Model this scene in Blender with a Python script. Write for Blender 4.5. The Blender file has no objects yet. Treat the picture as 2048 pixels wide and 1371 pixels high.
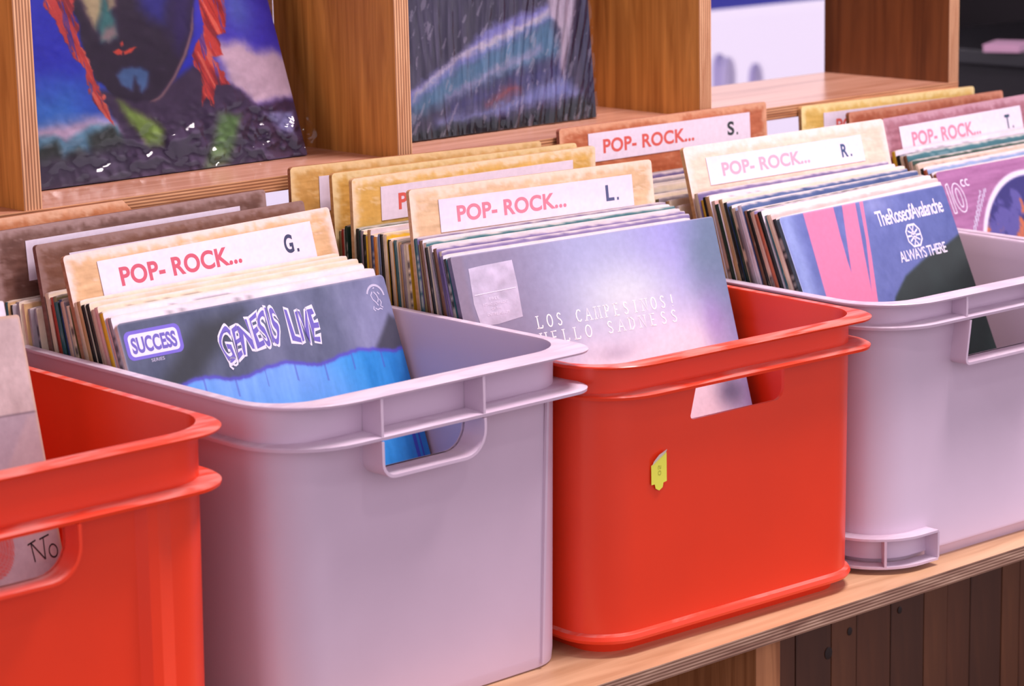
import bpy, math, random
import numpy as np
from mathutils import Matrix, Vector

random.seed(7)
rng = np.random.default_rng(7)
SC = bpy.context.scene
COL = SC.collection

# ------------------------------------------------------------------ camera
cam_d = bpy.data.cameras.new('camera')
cam = bpy.data.objects.new('camera', cam_d); COL.objects.link(cam)
cam_d.sensor_fit = 'HORIZONTAL'; cam_d.sensor_width = 36.0
cam_d.lens = 5200.0 / 2048.0 * 36.0
cam_d.clip_start = .05; cam_d.clip_end = 200
Rr = (0.74866242, -0.66261248, -0.02119649)
Rd = (-0.15331903, -0.14194652, -0.97792866)
Rf = (0.64497896, 0.73538826, -0.20786113)
M = Matrix(((Rr[0], -Rd[0], -Rf[0], -1.75448373),
            (Rr[1], -Rd[1], -Rf[1], -2.15565833),
            (Rr[2], -Rd[2], -Rf[2], 0.38401036),
            (0, 0, 0, 1)))
cam.matrix_world = M
cam_d.dof.use_dof = True
cam_d.dof.focus_distance = 2.55
cam_d.dof.aperture_fstop = 9.0
SC.camera = cam

# ------------------------------------------------------------------ light
SC.view_settings.view_transform = 'Standard'
SC.view_settings.look = 'None'
SC.view_settings.gamma = 1.0
SC.view_settings.use_curve_mapping = False
SC.view_settings.exposure = 0.17
W = bpy.data.worlds.new('sky'); SC.world = W; W.use_nodes = True
bg = W.node_tree.nodes['Background']
bg.inputs['Color'].default_value = (1.0, 0.88, 1.03, 1)
bg.inputs['Strength'].default_value = 1.08
SC.cycles.max_bounces = 8
SC.cycles.transparent_max_bounces = 12

def area(name, loc, target, size, energy, color):
    d = bpy.data.lights.new(name, 'AREA'); d.shape = 'SQUARE'; d.size = size
    d.energy = energy; d.color = color
    o = bpy.data.objects.new(name, d); COL.objects.link(o)
    o.location = loc
    o.rotation_euler = (Vector(target) - Vector(loc)).to_track_quat('-Z', 'Y').to_euler()
    return o
area('added_fill_light', (0.5, -0.85, 1.85), (0.15, -0.2, -0.1), 0.6, 58, (1.0, 0.86, 0.90))  # unseen area light, added to brighten the middle of the crates
area('added_glint_light', (-0.3, -1.9, 2.0), (-0.1, -0.2, 0.0), 0.15, 8, (1.0, 0.93, 0.95))  # small unseen light, added for glints on the shiny film

# ------------------------------------------------------------------ helpers
def lin(c):
    c = np.asarray(c, float) / 255.0
    return np.where(c <= 0.04045, c / 12.92, ((c + 0.055) / 1.055) ** 2.4)

def tag(o, label=None, cat=None, group=None, kind=None):
    if label: o['label'] = label
    if cat: o['category'] = cat
    if group: o['group'] = group
    if kind: o['kind'] = kind
    return o

def sm(a, b, x):
    t = np.clip((x - a) / (b - a + 1e-9), 0, 1)
    return t * t * (3 - 2 * t)

def vnoise(x, y, seed=0):
    xi = np.floor(x).astype(np.int64); yi = np.floor(y).astype(np.int64)
    fx = x - xi; fy = y - yi; fx = fx * fx * (3 - 2 * fx); fy = fy * fy * (3 - 2 * fy)
    def h(a, b):
        n = (a * 374761393 + b * 668265263 + seed * 974634777) & 0xffffffff
        n = ((n ^ (n >> 13)) * 1274126177) & 0xffffffff
        return ((n ^ (n >> 16)) & 0xffff) / 65535.0
    return (h(xi, yi) * (1 - fx) + h(xi + 1, yi) * fx) * (1 - fy) + (h(xi, yi + 1) * (1 - fx) + h(xi + 1, yi + 1) * fx) * fy

def fbm(x, y, seed=0, o=4):
    s = 0; a = .5; t = 0
    for k in range(o):
        s = s + a * vnoise(x * 2 ** k, y * 2 ** k, seed + k * 17); t += a; a *= .55
    return s / t

def mixc(c, col, m):
    return c * (1 - m[..., None]) + np.asarray(col, float) * m[..., None]

def polymask(u, v, pts, blur):
    """soft polygon mask, u and v in the same metric unit"""
    p = np.array(pts, float); n = len(p)
    d = np.full(u.shape, 1e9); ins = np.zeros(u.shape, bool)
    for i in range(n):
        a = p[i]; b = p[(i + 1) % n]; e = b - a
        t = np.clip(((u - a[0]) * e[0] + (v - a[1]) * e[1]) / (e @ e + 1e-12), 0, 1)
        d = np.minimum(d, np.hypot(u - a[0] - t * e[0], v - a[1] - t * e[1]))
        c = (a[1] > v) != (b[1] > v)
        ins ^= c & (u < (b[0] - a[0]) * (v - a[1]) / (b[1] - a[1] + 1e-12) + a[0])
    sd = np.where(ins, d, -d)
    return sm(-blur, blur, sd)

# ------------------------------------------------------------------ materials
def new_mat(name):
    m = bpy.data.materials.new(name); m.use_nodes = True
    return m, m.node_tree, m.node_tree.nodes['Principled BSDF']

def add_bump(nt, bsdf, scale, strength, dist=.001, coord='Object'):
    tc = nt.nodes.new('ShaderNodeTexCoord'); n = nt.nodes.new('ShaderNodeTexNoise'); b = nt.nodes.new('ShaderNodeBump')
    n.inputs['Scale'].default_value = scale; n.inputs['Detail'].default_value = 3
    b.inputs['Strength'].default_value = strength; b.inputs['Distance'].default_value = dist
    nt.links.new(tc.outputs[coord], n.inputs['Vector']); nt.links.new(n.outputs['Fac'], b.inputs['Height'])
    nt.links.new(b.outputs['Normal'], bsdf.inputs['Normal'])

def plain(name, rgb, rough=.5, spec=.5, var=.0, scale=30, bump=0, coat=0):
    m, nt, b = new_mat(name)
    c = lin(rgb)
    b.inputs['Base Color'].default_value = (*c, 1)
    b.inputs['Roughness'].default_value = rough
    b.inputs['Specular IOR Level'].default_value = spec
    if coat: b.inputs['Coat Weight'].default_value = coat
    if var:
        tc = nt.nodes.new('ShaderNodeTexCoord'); n = nt.nodes.new('ShaderNodeTexNoise'); r = nt.nodes.new('ShaderNodeValToRGB')
        n.inputs['Scale'].default_value = scale; n.inputs['Detail'].default_value = 5
        r.color_ramp.elements[0].position = .3; r.color_ramp.elements[1].position = .7
        r.color_ramp.elements[0].color = (*(c * (1 - var)), 1); r.color_ramp.elements[1].color = (*np.clip(c * (1 + var), 0, 1), 1)
        nt.links.new(tc.outputs['Object'], n.inputs['Vector']); nt.links.new(n.outputs['Fac'], r.inputs['Fac']); nt.links.new(r.outputs['Color'], b.inputs['Base Color'])
    if bump: add_bump(nt, b, 60, bump)
    return m

def printed(name, rough, coat=0, bump=.15, bscale=25):
    m, nt, b = new_mat(name)
    a = nt.nodes.new('ShaderNodeAttribute'); a.attribute_name = 'Col'
    n = nt.nodes.new('ShaderNodeTexNoise'); tc = nt.nodes.new('ShaderNodeTexCoord'); n.inputs['Scale'].default_value = 180
    r = nt.nodes.new('ShaderNodeMapRange'); r.inputs['To Min'].default_value = .9; r.inputs['To Max'].default_value = 1.1
    mx = nt.nodes.new('ShaderNodeMix'); mx.data_type = 'RGBA'; mx.blend_type = 'MULTIPLY'; mx.inputs[0].default_value = 1
    nt.links.new(tc.outputs['Object'], n.inputs['Vector']); nt.links.new(n.outputs['Fac'], r.inputs['Value'])
    nt.links.new(a.outputs['Color'], mx.inputs[6]); nt.links.new(r.outputs['Result'], mx.inputs[7])
    nt.links.new(mx.outputs[2], b.inputs['Base Color'])
    b.inputs['Roughness'].default_value = rough
    if coat: b.inputs['Coat Weight'].default_value = coat
    add_bump(nt, b, bscale, bump, .002)
    return m

def wood(name, dark, light, axis='Z', scale=9, stretch=14, ply=None, rough=.5):
    """grain runs along axis; ply = (axis, thickness per ply) lays plywood plies across the thickness"""
    m, nt, b = new_mat(name)
    tc = nt.nodes.new('ShaderNodeTexCoord'); mp = nt.nodes.new('ShaderNodeMapping')
    s = [scale * stretch] * 3; s['XYZ'.index(axis)] = scale
    mp.inputs['Scale'].default_value = s
    nt.links.new(tc.outputs['Object'], mp.inputs['Vector'])
    n = nt.nodes.new('ShaderNodeTexNoise'); n.inputs['Scale'].default_value = 1; n.inputs['Detail'].default_value = 6
    n.inputs['Distortion'].default_value = 1.2
    nt.links.new(mp.outputs['Vector'], n.inputs['Vector'])
    r = nt.nodes.new('ShaderNodeValToRGB')
    r.color_ramp.elements[0].position = .3; r.color_ramp.elements[1].position = .72
    r.color_ramp.elements[0].color = (*lin(dark), 1); r.color_ramp.elements[1].color = (*lin(light), 1)
    nt.links.new(n.outputs['Fac'], r.inputs['Fac'])
    out = r.outputs['Color']
    if ply:
        sx = nt.nodes.new('ShaderNodeSeparateXYZ'); nt.links.new(tc.outputs['Object'], sx.inputs[0])
        mm = nt.nodes.new('ShaderNodeMath'); mm.operation = 'MULTIPLY'; mm.inputs[1].default_value = math.pi / ply[1]
        nt.links.new(sx.outputs[ply[0]], mm.inputs[0])
        si = nt.nodes.new('ShaderNodeMath'); si.operation = 'SINE'; nt.links.new(mm.outputs[0], si.inputs[0])
        rr = nt.nodes.new('ShaderNodeMapRange'); rr.inputs['From Min'].default_value = -.6; rr.inputs['From Max'].default_value = .6
        rr.inputs['To Min'].default_value = 0.0; rr.inputs['To Max'].default_value = 1.0
        nt.links.new(si.outputs[0], rr.inputs['Value'])
        mx = nt.nodes.new('ShaderNodeMix'); mx.data_type = 'RGBA'; mx.blend_type = 'MULTIPLY'; mx.inputs[7].default_value = (.42, .33, .28, 1)
        nt.links.new(rr.outputs['Result'], mx.inputs[0]); nt.links.new(out, mx.inputs[6]); out = mx.outputs[2]
    nt.links.new(out, b.inputs['Base Color'])
    b.inputs['Roughness'].default_value = rough
    bp = nt.nodes.new('ShaderNodeBump'); bp.inputs['Strength'].default_value = .15; bp.inputs['Distance'].default_value = .0005
    nt.links.new(n.outputs['Fac'], bp.inputs['Height']); nt.links.new(bp.outputs['Normal'], b.inputs['Normal'])
    return m

M_PRINT = printed('printed_card', .42)
M_GLOSSPRINT = printed('glossy_printed_card', .35)
M_BOARD = printed('worn_hardboard', .5, bump=.3, bscale=90)
M_PAPER = plain('white_sticker_paper', (238, 228, 238), .45)
M_RED = plain('red_plastic', (234, 60, 26), .33, .5, .05, 6, .03)
M_GREY = plain('grey_plastic', (206, 184, 202), .36, .5, .04, 7, .03)

def pale_tops(m, top_tint, amount):
    # scuffs, dust and rim highlights put into the colour of upward faces
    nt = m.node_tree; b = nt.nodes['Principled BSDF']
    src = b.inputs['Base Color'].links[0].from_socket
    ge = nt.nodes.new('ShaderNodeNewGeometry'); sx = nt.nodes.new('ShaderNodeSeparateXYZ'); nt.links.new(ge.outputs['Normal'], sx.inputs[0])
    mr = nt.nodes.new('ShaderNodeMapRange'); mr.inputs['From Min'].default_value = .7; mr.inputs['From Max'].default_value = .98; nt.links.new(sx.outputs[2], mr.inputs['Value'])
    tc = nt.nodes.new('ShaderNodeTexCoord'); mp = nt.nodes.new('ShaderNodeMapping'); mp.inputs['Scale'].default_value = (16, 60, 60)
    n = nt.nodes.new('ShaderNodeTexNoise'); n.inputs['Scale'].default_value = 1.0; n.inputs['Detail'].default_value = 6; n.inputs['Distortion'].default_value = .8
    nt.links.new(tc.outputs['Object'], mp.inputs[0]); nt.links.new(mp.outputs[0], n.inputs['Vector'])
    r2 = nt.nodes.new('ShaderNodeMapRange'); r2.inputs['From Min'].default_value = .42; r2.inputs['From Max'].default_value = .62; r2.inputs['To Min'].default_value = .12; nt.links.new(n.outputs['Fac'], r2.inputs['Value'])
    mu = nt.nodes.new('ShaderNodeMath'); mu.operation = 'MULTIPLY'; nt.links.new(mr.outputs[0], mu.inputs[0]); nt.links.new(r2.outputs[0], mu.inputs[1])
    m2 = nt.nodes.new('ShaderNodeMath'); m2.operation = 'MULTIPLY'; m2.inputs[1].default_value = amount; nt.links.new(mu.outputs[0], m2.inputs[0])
    mx = nt.nodes.new('ShaderNodeMix'); mx.data_type = 'RGBA'; mx.inputs[7].default_value = (*lin(top_tint), 1)
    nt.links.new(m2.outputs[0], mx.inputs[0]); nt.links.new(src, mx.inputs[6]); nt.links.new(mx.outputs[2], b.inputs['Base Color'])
pale_tops(M_RED, (228, 150, 140), .75)
pale_tops(M_GREY, (232, 220, 232), .6)
M_REDINK = plain('red_ink', (205, 62, 74), .5)
M_NAVY = plain('navy_ink', (44, 52, 84), .5)
M_WHITEINK = plain('white_ink', (236, 228, 246), .5)
M_PALEINK = plain('pale_lilac_ink', (208, 200, 226), .5)
M_PURPLEINK = plain('purple_ink', (112, 100, 186), .5)
M_VIOLET = plain('violet_badge_ink', (120, 104, 205), .5)
M_BLACKINK = plain('black_ink', (40, 34, 40), .5)
M_BLUEINK = plain('blue_ink', (28, 60, 150), .5)

# plastic film: clear, thin, shiny
M_FILM = bpy.data.materials.new('clear_film'); M_FILM.use_nodes = True
_nt = M_FILM.node_tree; _nt.nodes.clear()
_o = _nt.nodes.new('ShaderNodeOutputMaterial'); _mx = _nt.nodes.new('ShaderNodeMixShader')
_t = _nt.nodes.new('ShaderNodeBsdfTransparent'); _g = _nt.nodes.new('ShaderNodeBsdfGlossy'); _g.inputs['Roughness'].default_value = .08
_t.inputs['Color'].default_value = (.97, .95, .98, 1)
_f = _nt.nodes.new('ShaderNodeFresnel'); _f.inputs['IOR'].default_value = 1.5
_n = _nt.nodes.new('ShaderNodeTexNoise'); _n.inputs['Scale'].default_value = 14; _n.inputs['Detail'].default_value = 4; _n.inputs['Distortion'].default_value = 1.5
_tc = _nt.nodes.new('ShaderNodeTexCoord'); _b = _nt.nodes.new('ShaderNodeBump'); _b.inputs['Strength'].default_value = .12; _b.inputs['Distance'].default_value = .003
_nt.links.new(_tc.outputs['Object'], _n.inputs['Vector']); _nt.links.new(_n.outputs['Fac'], _b.inputs['Height'])
_nt.links.new(_b.outputs['Normal'], _g.inputs['Normal']); _nt.links.new(_b.outputs['Normal'], _f.inputs['Normal'])
_nt.links.new(_f.outputs[0], _mx.inputs[0]); _nt.links.new(_t.outputs[0], _mx.inputs[1]); _nt.links.new(_g.outputs[0], _mx.inputs[2])
_nt.links.new(_mx.outputs[0], _o.inputs[0])

# ------------------------------------------------------------------ mesh builders
def link(name, me, mat, parent=None, loc=None, rotz=0):
    if mat is not None and not me.materials: me.materials.append(mat)
    o = bpy.data.objects.new(name, me); COL.objects.link(o)
    if parent is not None:
        o.parent = parent
        o.matrix_parent_inverse = Matrix.Identity(4)
    if loc is not None: o.location = loc
    o.rotation_euler = (0, 0, rotz)
    return o

def mesh(name, v, f, cols=None, smooth=False, sharp=35):
    me = bpy.data.meshes.new(name)
    me.from_pydata([tuple(map(float, p)) for p in v], [], [tuple(int(i) for i in q) for q in f])
    if cols is not None:
        a = me.color_attributes.new('Col', 'FLOAT_COLOR', 'POINT')
        c = np.ones((len(v), 4), np.float32); c[:, :3] = cols
        a.data.foreach_set('color', c.ravel())
    me.update()
    if smooth:
        me.polygons.foreach_set('use_smooth', [True] * len(me.polygons))
        me.set_sharp_from_angle(angle=math.radians(sharp))
    return me

def boxes(lst):
    v = []; f = []
    for (x0, x1, y0, y1, z0, z1) in lst:
        b = len(v)
        v += [(x0, y0, z0), (x1, y0, z0), (x1, y1, z0), (x0, y1, z0), (x0, y0, z1), (x1, y0, z1), (x1, y1, z1), (x0, y1, z1)]
        f += [tuple(b + i for i in q) for q in ((0, 3, 2, 1), (4, 5, 6, 7), (0, 1, 5, 4), (1, 2, 6, 5), (2, 3, 7, 6), (3, 0, 4, 7))]
    return v, f

def box(name, b, mat, parent=None, bevel=.0008):
    x0, x1, y0, y1, z0, z1 = b
    cx, cy = (x0 + x1) / 2, (y0 + y1) / 2
    v, f = boxes([(x0 - cx, x1 - cx, y0 - cy, y1 - cy, 0, z1 - z0)])
    me = mesh(name, v, f)
    o = link(name, me, mat, parent)
    p = Vector((cx, cy, z0))
    if parent is not None: p = p - parent.location
    o.location = p
    if bevel:
        md = o.modifiers.new('edge', 'BEVEL'); md.width = bevel; md.segments = 2
    return o

def slab(name, TL, TR, BL, BR, t, front, side, nu, vs, mat, parent=None, r=0, topcol=None, backcol=None, spine=None):
    """flat card or board given by its four front corners; colours of the front come from front(u, v), of the edges from side(...)"""
    TL, TR, BL, BR = (np.array(p, float) for p in (TL, TR, BL, BR))
    nb = np.cross(TR - TL, BL - TL); nb /= np.linalg.norm(nb)
    Wd = np.linalg.norm(TR - TL); H = np.linalg.norm(BL - TL)
    org = BL + nb * t * .5
    us = np.linspace(0, 1, nu + 1); vs = np.asarray(vs, float)
    U, V = np.meshgrid(us, vs); nv = len(vs) - 1
    Um, Vm = U.copy(), V.copy()
    if r > 0:
        for sx in (0, 1):
            dx = (Um * Wd - (Wd - r)) if sx else (r - Um * Wd)
            dy = r - Vm * H
            d = np.hypot(dx, dy); k = (dx > 0) & (dy > 0) & (d > r)
            s = np.where(k, r / np.maximum(d, 1e-9), 1)
            nx = dx * s; ny = dy * s
            Um = np.where(k, ((Wd - r + nx) if sx else (r - nx)) / Wd, Um); Vm = np.where(k, (r - ny) / H, Vm)
    P = (TL * (1 - Um)[..., None] + TR * Um[..., None]) * (1 - Vm)[..., None] + (BL * (1 - Um)[..., None] + BR * Um[..., None]) * Vm[..., None] - org
    verts = list(P.reshape(-1, 3)); cols = list(lin(np.clip(front(U, V), 0, 255)).reshape(-1, 3))
    idx = np.arange((nv + 1) * (nu + 1)).reshape(nv + 1, nu + 1)
    faces = np.stack([idx[:-1, :-1], idx[1:, :-1], idx[1:, 1:], idx[:-1, 1:]], -1).reshape(-1, 4).tolist()
    def strip(pts, colfn, flip=False):
        b = len(verts); n = len(pts); ks = np.linspace(0, 1, n)
        cc = lin(np.clip(colfn(ks), 0, 255))
        for q in (0, .5, 1):
            for i, p in enumerate(pts):
                verts.append(p + nb * t * q); cols.append(cc[i] if q == .5 or spine is None else cc[i])
        for j in range(2):
            for i in range(n - 1):
                a = b + j * n + i
                q4 = (a, a + 1, a + n + 1, a + n)
                faces.append(q4[::-1] if flip else q4)
    strip(P[0], topcol if topcol else side)                       # top edge
    nvs = 60 if spine else nv
    if spine:
        L = [P[min(int(round(k)), nv), 0] for k in np.linspace(0, nv, nv + 1)]
        t0 = P[0, 0]; t1 = P[-1, 0]
        pts = [t0 + (t1 - t0) * k for k in np.linspace(0, 1, 90)]
        b = len(verts); n = len(pts); ks = np.linspace(0, 1, n)
        m_ = 5
        for j in range(m_):
            cc = lin(np.clip(spine(ks, np.full(n, j / (m_ - 1))), 0, 255))
            for i, p in enumerate(pts):
                bulge = .35 * t * math.sin(math.pi * j / (m_ - 1)) * .5
                verts.append(p + nb * t * j / (m_ - 1) - (TR - TL) / Wd * bulge); cols.append(cc[i])
        for j in range(m_ - 1):
            for i in range(n - 1):
                a = b + j * n + i
                faces.append((a, a + n, a + n + 1, a + 1))
    else:
        strip(P[:, 0], side, True)
    strip(P[:, -1], side)
    strip(P[-1], side, True)
    # back
    b = len(verts)
    ring = list(P[0]) + list(P[1:, -1]) + list(P[-1][::-1][1:]) + list(P[1:-1, 0][::-1])
    bc = lin(backcol) if backcol is not None else np.mean(lin(np.clip(side(np.array([.5])), 0, 255)), 0)
    for p in ring: verts.append(p + nb * t); cols.append(bc)
    faces.append(list(range(b, b + len(ring))))
    me = mesh(name, verts, faces, np.array(cols))
    o = link(name, me, mat, parent)
    lp = Vector(org)
    if parent is not None:
        q = parent; off = Vector((0, 0, 0))
        while q is not None: off += q.location; q = q.parent
        lp = lp - off
    o.location = lp
    fr = dict(TL=TL, TR=TR, BL=BL, BR=BR, nb=nb, W=Wd, H=H)
    return o, fr

def on(fr, u, v, d=0.0):
    """point at fractions u, v of the front of a card, d metres in front of it"""
    return (fr['TL'] * (1 - u) + fr['TR'] * u) * (1 - v) + (fr['BL'] * (1 - u) + fr['BR'] * u) * v - fr['nb'] * d

def world_off(o):
    off = Vector((0, 0, 0)); q = o
    while q is not None: off += q.location; q = q.parent
    return off

_txt = {}
def text2d(s, offset=0.0, space=1.0, shear=0.0, res=6):
    k = (s, offset, space, shear)
    if k in _txt: return _txt[k]
    c = bpy.data.curves.new('t', 'FONT'); c.body = s; c.offset = offset; c.space_character = space; c.shear = shear
    c.resolution_u = res; c.size = 1; c.fill_mode = 'BOTH'
    o = bpy.data.objects.new('t', c); COL.objects.link(o)
    dg = bpy.context.evaluated_depsgraph_get(); dg.update()
    me = bpy.data.meshes.new_from_object(o.evaluated_get(dg))
    v = np.array([p.co[:2] for p in me.vertices]); f = [tuple(p.vertices) for p in me.polygons]
    bpy.data.objects.remove(o); bpy.data.curves.remove(c); bpy.data.meshes.remove(me)
    _txt[k] = (v, f)
    return v, f

def put2d(name, v, f, fr, parent, mat, d, label=None):
    P = np.array([on(fr, a, b, d) for a, b in v]) - np.array(world_off(parent))
    me = mesh(name, P, f)
    o = link(name, me, mat, parent)
    if label: o['label'] = label
    return o

def lettering(s, fr, parent, mat, u0, u1, v0, v1, offset=0.0, space=1.0, d=.0002, bbox=None, warp=None, name='lettering', vert=False):
    """v0 = top, v1 = bottom of the letters"""
    v, f = text2d(s, offset, space)
    lo, hi = (v.min(0), v.max(0)) if bbox is None else bbox
    n = (v - lo) / (hi - lo)
    if vert: n = np.stack([n[:, 1], 1 - n[:, 0]], 1); n[:, 1] = n[:, 1]
    if warp: w = np.array([warp(a, b) for a, b in n])
    else: w = np.stack([u0 + n[:, 0] * (u1 - u0), v1 + n[:, 1] * (v0 - v1)], 1)
    return put2d(name, w, f, fr, parent, mat, d), (lo, hi)

def poly2d(pts):
    return np.array(pts, float), [tuple(range(len(pts)))]

def stroke2d(pts, w, asp=1.0):
    """a brush line of width w along pts (in u, v fractions)"""
    p = np.array(pts, float); n = len(p); v = []; f = []
    for i in range(n):
        a = p[max(i - 1, 0)]; b = p[min(i + 1, n - 1)]; e = b - a; e = e / (np.linalg.norm(e) + 1e-9)
        nn = np.array([-e[1], e[0]]) * w / 2
        v += [p[i] + nn, p[i] - nn]
    for i in range(n - 1): f.append((2 * i, 2 * i + 1, 2 * i + 3, 2 * i + 2))
    return v, f

def join2d(parts):
    v = []; f = []
    for a, b in parts:
        k = len(v); v += list(a); f += [tuple(i + k for i in q) for q in b]
    return np.array(v), f

def rrect(u0, u1, v0, v1, r, n=6):
    pts = []
    for cx, cy, a in ((u1 - r, v1 - r, 0), (u0 + r, v1 - r, 90), (u0 + r, v0 + r, 180), (u1 - r, v0 + r, 270)):
        for k in range(n + 1):
            t = math.radians(a + 90 * k / n); pts.append((cx + r * math.cos(t), cy + r * math.sin(t)))
    return pts

# ------------------------------------------------------------------ the room
WB = 1.6
room_dark = plain('dark_wall_paint', (30, 24, 28), .8, .2, .15, 3)
floor_m = wood('dark_floorboards', (52, 36, 30), (84, 60, 48), 'X', 3, 8, rough=.6)
frame_m = plain('window_frame_paint', (60, 52, 64), .5)
v, f = boxes([(-4, .6, WB, WB + .12, -1.25, 2.0), (2.80, 6.5, WB, WB + .12, -1.25, 2.0), (.6, 2.80, WB, WB + .12, -1.25, -.85), (.6, 2.80, WB, WB + .12, 1.1, 2.0)])
tag(link('wall_back', mesh('wall_back', v, f), room_dark), kind='structure')
v, f = boxes([(-4, 6.5, -3.4, WB + .12, 2.0, 2.05)])
tag(link('ceiling', mesh('ceiling', v, f), plain('ceiling_paint', (214, 204, 208), .8)), kind='structure')
v, f = boxes([(-4, 6.5, -5, WB + .12, -1.3, -1.25)])
tag(link('floor', mesh('floor', v, f), floor_m), kind='structure')
win = bpy.data.objects.new('window_1', None); COL.objects.link(win); win.location = (1.70, WB + .05, -.85)
tag(win, kind='structure')
v, f = boxes([(-1.1, -1.06, -.03, .03, 0, 1.95), (1.06, 1.1, -.03, .03, 0, 1.95), (-1.06, 1.06, -.03, .03, 0, .05), (-1.06, 1.06, -.03, .03, 1.9, 1.95)])
link('window_frame', mesh('window_frame', v, f), frame_m, win)
glass = bpy.data.materials.new('window_glass'); glass.use_nodes = True
nt = glass.node_tree; nt.nodes.clear(); o_ = nt.nodes.new('ShaderNodeOutputMaterial'); mx = nt.nodes.new('ShaderNodeMixShader')
t_ = nt.nodes.new('ShaderNodeBsdfTransparent'); g_ = nt.nodes.new('ShaderNodeBsdfGlossy'); g_.inputs['Roughness'].default_value = .02; mx.inputs[0].default_value = .05
nt.links.new(t_.outputs[0], mx.inputs[1]); nt.links.new(g_.outputs[0], mx.inputs[2]); nt.links.new(mx.outputs[0], o_.inputs[0])
v, f = boxes([(-1.06, 1.06, -.004, .004, .05, 1.9)])
link('pane', mesh('pane', v, f), glass, win)
# outside, seen through the pane
street_m = plain('pale_paving', (235, 228, 240), .8)
v, f = boxes([(-4, 16, WB + .2, 22, -1.4, -1.3)])
tag(link('street', mesh('street', v, f), street_m), kind='structure')
aw_m = plain('blue_awning_cloth', (30, 40, 190), .7)
# a blue awning across the street, seen as a blurred band at the top of the opening
v = []; f = []
nseg = 32
for i in range(nseg + 1):
    x = 3.2 + 3.6 * i / nseg
    for (yy, zz) in ((4.9, .12), (4.3, -.20), (4.0, -.30), (3.99, -.355)):
        v.append((x - 5, yy - 4, zz))
for i in range(nseg):
    for j in range(3):
        a = i * 4 + j; f.append((a, a + 4, a + 5, a + 1))
aw_o = link('awning', mesh('awning', v, f), aw_m, loc=(5, 4, 0))
md = aw_o.modifiers.new('s', 'SOLIDIFY'); md.thickness = .01
bol_m = plain('pale_bollard_paint', (226, 216, 246), .6)
for i, (bx_, by_, bh) in enumerate(((4.65, 4.0, .78), (4.71, 4.1, .78), (4.84, 4.05, .74))):
    vv = []; ff = []
    for (zz, r_) in ((0, .035), (.02, .028), (bh - .05, .026), (bh - .02, .022), (bh, .010)):
        vv += [(r_ * math.cos(k * math.pi / 7), r_ * math.sin(k * math.pi / 7), zz) for k in range(14)]
    for j in range(4):
        for k in range(14): ff.append((j * 14 + k, j * 14 + (k + 1) % 14, (j + 1) * 14 + (k + 1) % 14, (j + 1) * 14 + k))
    ff.append(tuple(range(56, 70)))
    b_ = link('bollard', mesh('bollard', vv, ff, smooth=True), bol_m, loc=(bx_, by_, -1.3))
    tag(b_, ('nearest', 'middle', 'rightmost')[i].replace('nearest', 'leftmost') + ' of three blurred pale posts outside the bright opening', 'post', 'pale posts outside')
tag(aw_o, 'blurred blue awning outside, at the top of the bright opening', 'awning')

# ------------------------------------------------------------------ wooden shelving with open cubes
W_V = wood('warm_ply_face_vertical_grain', (172, 110, 46), (230, 164, 82), 'Z', 4, 16)
W_X = wood('warm_ply_face_long_grain', (150, 98, 60), (206, 156, 122), 'X', 4, 16)
W_Y = wood('warm_ply_top', (180, 124, 96), (220, 166, 140), 'X', 3, 14, rough=.24)
W_PX = wood('ply_edge_upright', (190, 130, 86), (236, 186, 140), 'Z', 9, 10, ply=(0, .0017))
W_PZ = wood('ply_edge_board', (180, 118, 74), (228, 172, 124), 'X', 9, 10, ply=(2, .0016))
W_DARK = wood('dark_veneer', (86, 46, 24), (132, 78, 42), 'Z', 3, 10, rough=.4)
W_CTR = wood('counter_ply_face', (186, 142, 104), (222, 182, 142), 'X', 3, 12, rough=.4)
W_CPZ = wood('counter_ply_edge', (150, 110, 90), (210, 176, 150), 'X', 9, 10, ply=(2, .0016))
W_SIDE = wood('cabinet_side_veneer', (150, 92, 52), (196, 132, 84), 'Z', 5, 16)
W_PL = [wood('cabinet_stave_%s' % k, d, l, 'Z', 3, 14) for k, (d, l) in {'a': ((70, 38, 20), (104, 60, 34)), 'b': ((60, 32, 18), (90, 52, 30)), 'c': ((80, 44, 24), (116, 70, 40))}.items()]

def banded_box(name, b, face_mat, edge_mat, front_face, parent):
    """board whose front edge shows its plies"""
    o = box(name, b, face_mat, parent, bevel=0)
    o.data.materials.append(edge_mat)
    o.data.polygons[2].material_index = 1
    return o

T = .0155
unit = bpy.data.objects.new('display_shelving', None); COL.objects.link(unit); unit.location = (.2, .11, -.4216)
tag(unit, 'warm plywood shelving of open cubes standing behind the crates', 'shelving')
banded_box('shelf_board', (-1.42, .92, 0, .215, -T, 0), W_Y, W_PZ, True, unit)
for n in (-2, -1, 0, 1, 2):
    xr = .46 * n
    banded_box('upright', (xr - .02, xr, .0005, .215, 0, .5), W_V if n < 2 else W_DARK, W_PX, True, unit)
for n in (-2, 0, 2):
    box('support_panel', (.46 * n - .02, .46 * n, .03, .2, -.4216, -T), W_V, unit)
for n in (-1, 0, 1):
    box('back_panel', (.46 * (n - 1), .46 * n - .02, .2155, .223, 0, .5), W_X, unit)
banded_box('top_board', (-1.42, .92, 0, .223, .5, .5 + T), W_Y, W_PZ, True, unit)

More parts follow.
